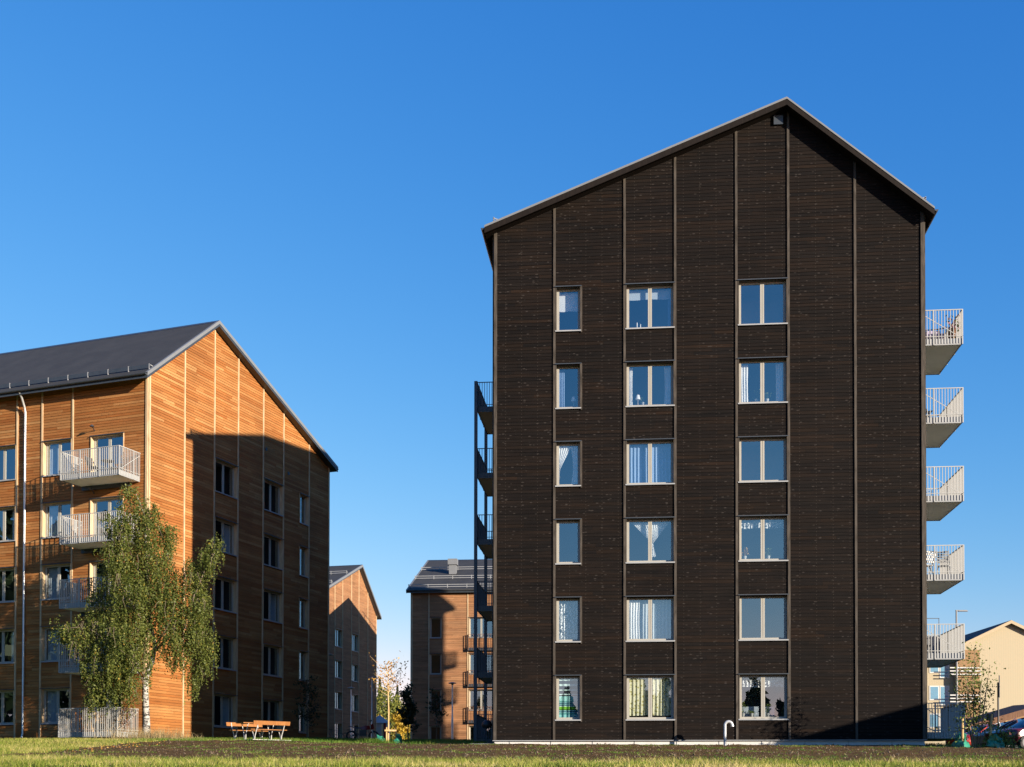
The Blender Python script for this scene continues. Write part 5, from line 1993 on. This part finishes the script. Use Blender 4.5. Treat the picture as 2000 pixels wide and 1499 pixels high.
def car(M, paint, label, hatch=True):
    T = empty('parked_car', M)
    tag(T, label, 'car', 'parked cars')
    m = MB()
    # stations along x: x, half width, sill z, belt z
    st = [(-2.1, .70, .42, .72), (-2.05, .80, .32, .86), (-1.7, .87, .26, .94), (-.6, .90, .24, .95), (.6, .90, .24, .93), (1.3, .88, .26, .90), (1.85, .82, .30, .80), (2.08, .70, .36, .66)]
    secs = []
    for x, w, zs, zb in st:
        secs.append([(x, -w * .92, zs), (x, -w, zs + .18), (x, -w, (zs + zb) / 2), (x, -w * .97, zb - .03), (x, -w * .86, zb + .03), (x, 0, zb + .07), (x, w * .86, zb + .03), (x, w * .97, zb - .03), (x, w, (zs + zb) / 2), (x, w, zs + .18), (x, w * .92, zs)])
    loft(m, secs)
    m.build('body', paint, T)
    g = MB()
    gs = [(-1.95 if hatch else -1.5, .66, .93), (-1.6, .63, 1.32), (-1.0, .6, 1.45), (-.1, .6, 1.47), (.45, .62, 1.38), (1.3, .7, .94)]
    secs = []
    for x, w, zt in gs:
        zb = .93
        secs.append([(x, -w - .12, zb), (x, -w - .02, zb + (zt - zb) * .7), (x, -w + .08, zt), (x, 0, zt + .03), (x, w - .08, zt), (x, w + .02, zb + (zt - zb) * .7), (x, w + .12, zb)])
    loft(g, secs)
    g.build('cabin_glass', 'glass_dark', T)
    rf = MB()
    secs = []
    for x, w, zt in ((-1.7, .55, 1.30), (-1.0, .57, 1.465), (-.1, .57, 1.485), (.42, .55, 1.40)):
        secs.append([(x, -w, zt - .015), (x, -w * .5, zt + .02), (x, 0, zt + .03), (x, w * .5, zt + .02), (x, w, zt - .015)])
    loft(rf, secs)
    rf.build('roof', paint, T)
    for s in (-1, 1):
        for a_, b_, t_ in (((1.3, s * .80, .95), (.45, s * .63, 1.40), .06), ((-.15, s * .74, .95), (-.15, s * .6, 1.45), .07), ((-1.9, s * .74, .95), (-1.6, s * .6, 1.32), .1)):
            pl = MB()
            pl.beam(a_, b_, t_)
            pl.build('pillar', paint, T)
    for x in (-1.32, 1.32):
        for s in (-1, 1):
            w = MB()
            w.tube([(x, s * .70, .31), (x, s * .905, .31)], .31, 18)
            wh = w.build('wheel', 'black_rubber', T)
            w = MB()
            w.tube([(x, s * .90, .31), (x, s * .915, .31)], .2, 14)
            w.build('rim', 'dark_metal', wh)
    for s in (-1, 1):
        w = MB()
        w.box((1.9, s * .62 - .13, .62), (2.06, s * .62 + .13, .74))
        w.build('headlight', 'glass_dark', T)
        w = MB()
        w.box((-2.09, s * .62 - .1, .7), (-1.98, s * .62 + .1, .86))
        w.build('tail_light', 'red_paint', T)
        w = MB()
        w.box((.75, s * .93 - .1, .96), (.9, s * .93 + .1, 1.08))
        w.build('mirror', paint, T)


plain('glass_dark', (0.03, 0.05, 0.08), 0.05, spec=1.0)


def at_car(u, v, y, deg):
    q = pt(u, v, y)
    return frame_at(q.x, y, gz(q.x, y) + .05, deg)


car(at_car(1925, 1450, 66, 205), 'red_paint', 'bright red parked car directly behind the shrub')
car(at_car(1985, 1450, 60, 200), 'silver_paint', 'silver parked car between the red and the dark red car')
car(at_car(2022, 1450, 54, 200), 'maroon_paint', 'dark red parked car at the right edge of the picture')


def motorcycle():
    x, y = -9.35, 78.0
    T = empty('motorcycle', frame_at(x, y, gz(x, y), 12))
    tag(T, 'red motorcycle parked in the shade before the small distant block', 'motorcycle')
    for wx in (-.68, .72):
        m = MB()
        ring = [(wx + .29 * math.cos(a), 0, .31 + .29 * math.sin(a)) for a in (2 * math.pi * i / 20 for i in range(21))]
        m.tube(ring, .055, 6, cap=False)
        w = m.build('wheel', 'black_rubber', T)
        m = MB()
        for k in range(6):
            a = k * math.pi / 3
            m.beam((wx, 0, .31), (wx + .26 * math.cos(a), 0, .31 + .26 * math.sin(a)), .012)
        m.build('spokes', 'galvanised', w)
    m = MB()
    loft(m, [[(-.1, -.1, .72), (-.1, -.05, .88), (-.1, .05, .88), (-.1, .1, .72)], [(.25, -.15, .7), (.2, -.09, .98), (.2, .09, .98), (.25, .15, .7)], [(.5, -.08, .74), (.45, -.05, .94), (.45, .05, .94), (.5, .08, .74)]])
    m.build('tank', 'red_paint', T)
    m = MB()
    loft(m, [[(.55, -.12, .7), (.5, -.1, 1.0), (.5, .1, 1.0), (.55, .12, .7)], [(.75, -.08, .78), (.66, -.09, 1.12), (.66, .09, 1.12), (.75, .08, .78)]])
    m.build('fairing', 'red_paint', T)
    m = MB()
    loft(m, [[(-.85, -.06, .9), (-.85, 0, .95), (-.85, .06, .9)], [(-.4, -.13, .8), (-.4, 0, .86), (-.4, .13, .8)], [(-.05, -.12, .78), (-.05, 0, .84), (-.05, .12, .78)]])
    m.build('seat', 'black_rubber', T)
    m = MB()
    m.box((-.2, -.14, .32), (.25, .14, .68))
    m.tube([(-.68, .1, .31), (-.1, .1, .42)], .035, 6)
    m.build('engine', 'dark_metal', T)
    m = MB()
    for s in (-.08, .08):
        m.tube([(.72, s, .31), (.5, s, .98)], .025, 6)
    m.build('fork', 'galvanised', T)
    m = MB()
    m.tube([(.42, -.36, 1.08), (.5, -.2, 1.1), (.5, .2, 1.1), (.42, .36, 1.08)], .016, 6)
    for s in (-1, 1):
        m.tube([(.47, s * .24, 1.1), (.52, s * .3, 1.26)], .008, 4)
        m.tube([(.52, s * .3, 1.22), (.52, s * .3, 1.32)], .05, 8)
    m.build('handlebar', 'dark_plastic', T)


motorcycle()


def bicycle(x, y, deg, label):
    T = empty('bicycle', frame_at(x, y, gz(x, y), deg))
    tag(T, label, 'bicycle', 'bicycles by the small distant block')
    for wx in (-.5, .52):
        m = MB()
        ring = [(wx + .33 * math.cos(a), 0, .34 + .33 * math.sin(a)) for a in (2 * math.pi * i / 20 for i in range(21))]
        m.tube(ring, .02, 5, cap=False)
        m.build('wheel', 'black_rubber', T)
    m = MB()
    for a, b in (((-.5, 0, .34), (-.15, 0, .84)), ((-.5, 0, .34), (-.05, 0, .32)), ((-.05, 0, .32), (-.18, 0, .9)), ((-.05, 0, .32), (.38, 0, .82)), ((-.15, 0, .82), (.36, 0, .88)), ((.52, 0, .34), (.34, 0, .98))):
        m.tube([a, b], .018, 6)
    m.build('frame', 'dark_metal', T)
    m = MB()
    m.box((-.32, -.07, .9), (-.06, .07, .95))
    m.build('saddle', 'black_rubber', T)
    m = MB()
    m.tube([(.25, -.27, 1.02), (.36, -.1, 1.0), (.36, .1, 1.0), (.25, .27, 1.02)], .014, 5)
    m.build('handlebar', 'dark_metal', T)


bicycle(-13.6, 95.0, 10, 'left bicycle parked before the small distant block')
bicycle(-12.4, 96.5, 25, 'right bicycle parked before the small distant block, near the motorcycle')

# white tent with red trim seen through the gap
p = pt(745, 1440, 130)
T = empty('market_tent', frame_at(p.x - .2, 130, gz(p.x, 130), 0))
tag(T, 'small white tent with a red edge in the gap between the blocks', 'tent')
m = MB()
m.box((-1.0, -.8, 0), (1.0, .8, 2.0))
m.build('side_walls', 'white_metal', T)
m = MB()
for a, b in (((-1.1, -.9), (1.1, -.9)), ((1.1, -.9), (1.1, .9)), ((1.1, .9), (-1.1, .9)), ((-1.1, .9), (-1.1, -.9))):
    m.face([(a[0], a[1], 2.0), (b[0], b[1], 2.0), (0, 0, 2.9)])
m.build('canopy', 'white_metal', T)
m = MB()
m.box((.5, -.83, 0), (.75, -.805, 2.0))
m.build('red_strip', 'red_paint', T)


# ------------------------------------------------------------------ balcony furniture
def folding_chair(M, label, mat, group='balcony chairs'):
    T = empty('balcony_chair', M)
    tag(T, label, 'chair', group)
    for k in range(5):
        m = MB()
        m.box((-.22, -.2 + k * .085, .43), (.22, -.2 + k * .085 + .06, .45))
        m.build('slat', mat, T)
    for k in range(5):
        m = MB()
        t = k / 4
        m.box((-.22, .2 + .1 * t, .52 + .36 * t), (.22, .22 + .1 * t, .59 + .36 * t))
        m.build('back_slat', mat, T)
    for x in (-.22, .22):
        m = MB()
        m.beam((x, -.24, 0), (x, .31, .96), .03)
        m.build('leg', mat, T)
        m = MB()
        m.beam((x, .26, 0), (x, -.18, .44), .03)
        m.build('leg', mat, T)


def on_left(k, l, out, deg):
    return M_LEFT @ Matrix.Translation((-out, l, 13.95 - HEIGHT * k + .01)) @ Matrix.Rotation(Rd(deg), 4, 'Z')


def on_right(k, s, out, deg):
    return M_DARK @ Matrix.Translation((15.94 + out, s, 16.55 - HEIGHT * k + .01)) @ Matrix.Rotation(Rd(deg), 4, 'Z')


folding_chair(on_left(0, 2.45, .75, 0), 'dark folding chair on the top balcony of the orange building, further from the corner', 'dark_plastic')
folding_chair(on_left(0, .95, .7, 180), 'brown folding chair on the top balcony of the orange building, nearest the corner', 'brown_wood')
folding_chair(on_left(4, 2.9, .8, 20), 'wooden folding chair on the ground balcony of the orange building, far left', 'bench_wood')
folding_chair(on_left(4, 1.9, .8, -30), 'wooden folding chair on the ground balcony of the orange building, middle', 'raw_wood')
folding_chair(on_left(4, 1.0, .8, 180), 'wooden folding chair on the ground balcony of the orange building, behind the birch', 'raw_wood')
for k, l, out, lb, mt in ((0, 1.65, .75, 'small dark table on the top balcony of the orange building', 'dark_plastic'), (4, 2.4, .9, 'small pale table on the ground balcony of the orange building', 'raw_wood')):
    T = empty('balcony_table', on_left(k, l, out, 0))
    tag(T, lb, 'table')
    m = MB()
    m.lathe([(.3, .66), (.3, .69)], 16)
    m.build('table_top', mt, T)
    for a in (0, 2.1, 4.2):
        m = MB()
        m.beam((.22 * math.cos(a), .22 * math.sin(a), 0), (.06 * math.cos(a), .06 * math.sin(a), .66), .03)
        m.build('leg', mt, T)
folding_chair(on_right(1, 1.7, .45, 90), 'black slatted chair on the second balcony from the top, dark building', 'dark_plastic')
folding_chair(on_right(1, 2.4, .55, 60), 'black slatted chair behind another on the second balcony from the top', 'dark_plastic')
folding_chair(on_right(3, 1.5, .4, 200), 'grey slatted chair on the fourth balcony from the top, next to the wall', 'rail_grey')
folding_chair(on_right(3, 1.6, 1.05, 160), 'grey slatted chair on the fourth balcony from the top, outer one', 'rail_grey')
folding_chair(on_right(4, 2.2, .5, 90), 'dark chair on the fifth balcony from the top, dark building', 'dark_plastic')


def sofa():
    T = empty('garden_sofa', on_right(0, 1.75, .62, 0))
    tag(T, 'curved cane sofa with lilac cushions on the top right balcony', 'sofa')
    m = MB()
    for z, r in ((.78, .56), (.55, .56), (.30, .54)):
        m.tube([(r * math.cos(a), .1 + .38 * math.sin(a), z + .06 * math.sin(a)) for a in (math.pi * i / 12 for i in range(13))], .02, 6)
    for a in (math.pi * i / 8 for i in range(9)):
        m.tube([(.54 * math.cos(a), .1 + .36 * math.sin(a), .0), (.56 * math.cos(a), .1 + .38 * math.sin(a), .8)], .013, 5)
    m.build('cane_frame', 'brown_wood', T)
    m = MB()
    m.box((-.48, -.3, .3), (.48, .3, .42))
    m.build('seat', 'lilac', T)
    m = MB()
    m.box((-.46, .3, .42), (.46, .4, .74))
    m.build('cushion', 'lilac', T)


plain('lilac', (0.34, 0.30, 0.42), 0.9, var=0.15, scale=9)
sofa()
T = empty('flower_pot', on_right(0, 1.2, 1.3, 0))
tag(T, 'pot of pink flowers on the outer corner of the top right balcony', 'plant')
m = MB()
m.lathe([(.12, 0), (.18, .45), (.16, .45)], 12)
m.build('pot', 'brown_wood', T)
leaf_object('leaves', [(random.gauss(0, .15), random.gauss(0, .15), .6 + random.gauss(0, .16)) for _ in range(160)], .045, 'leaf_pink', T)
T = empty('parasol', on_right(1, 1.2, .22, 0))
tag(T, 'folded grey parasol standing on the second balcony from the top', 'parasol')
m = MB()
m.lathe([(.16, 0), (.16, .06), (.018, .07), (.018, 2.0)], 10)
m.build('pole', 'galvanised', T)
m = MB()
m.lathe([(.02, 1.95), (.05, 1.8), (.09, 1.35), (.07, 1.2), (.03, 1.15)], 10)
m.build('folded_canopy', 'steel_blue', T)

# kettle grill on the ground by the dark building's left side
gx_, gy_ = -1.02, 50.6
T = empty('kettle_grill', Matrix.Translation((gx_, gy_, gz(gx_, gy_))))
tag(T, 'black kettle grill standing left of the dark building', 'grill')
m = MB()
m.lathe([(.05, .62), (.16, .66), (.22, .76), (.22, .79), (.18, .9), (.08, .97), (.02, .98)], 16)
m.build('bowl', 'dark_plastic', T)
m = MB()
for a in (0, 2.1, 4.2):
    m.beam((.26 * math.cos(a), .26 * math.sin(a), 0), (.12 * math.cos(a), .12 * math.sin(a), .72), .02)
m.build('legs', 'dark_metal', T)
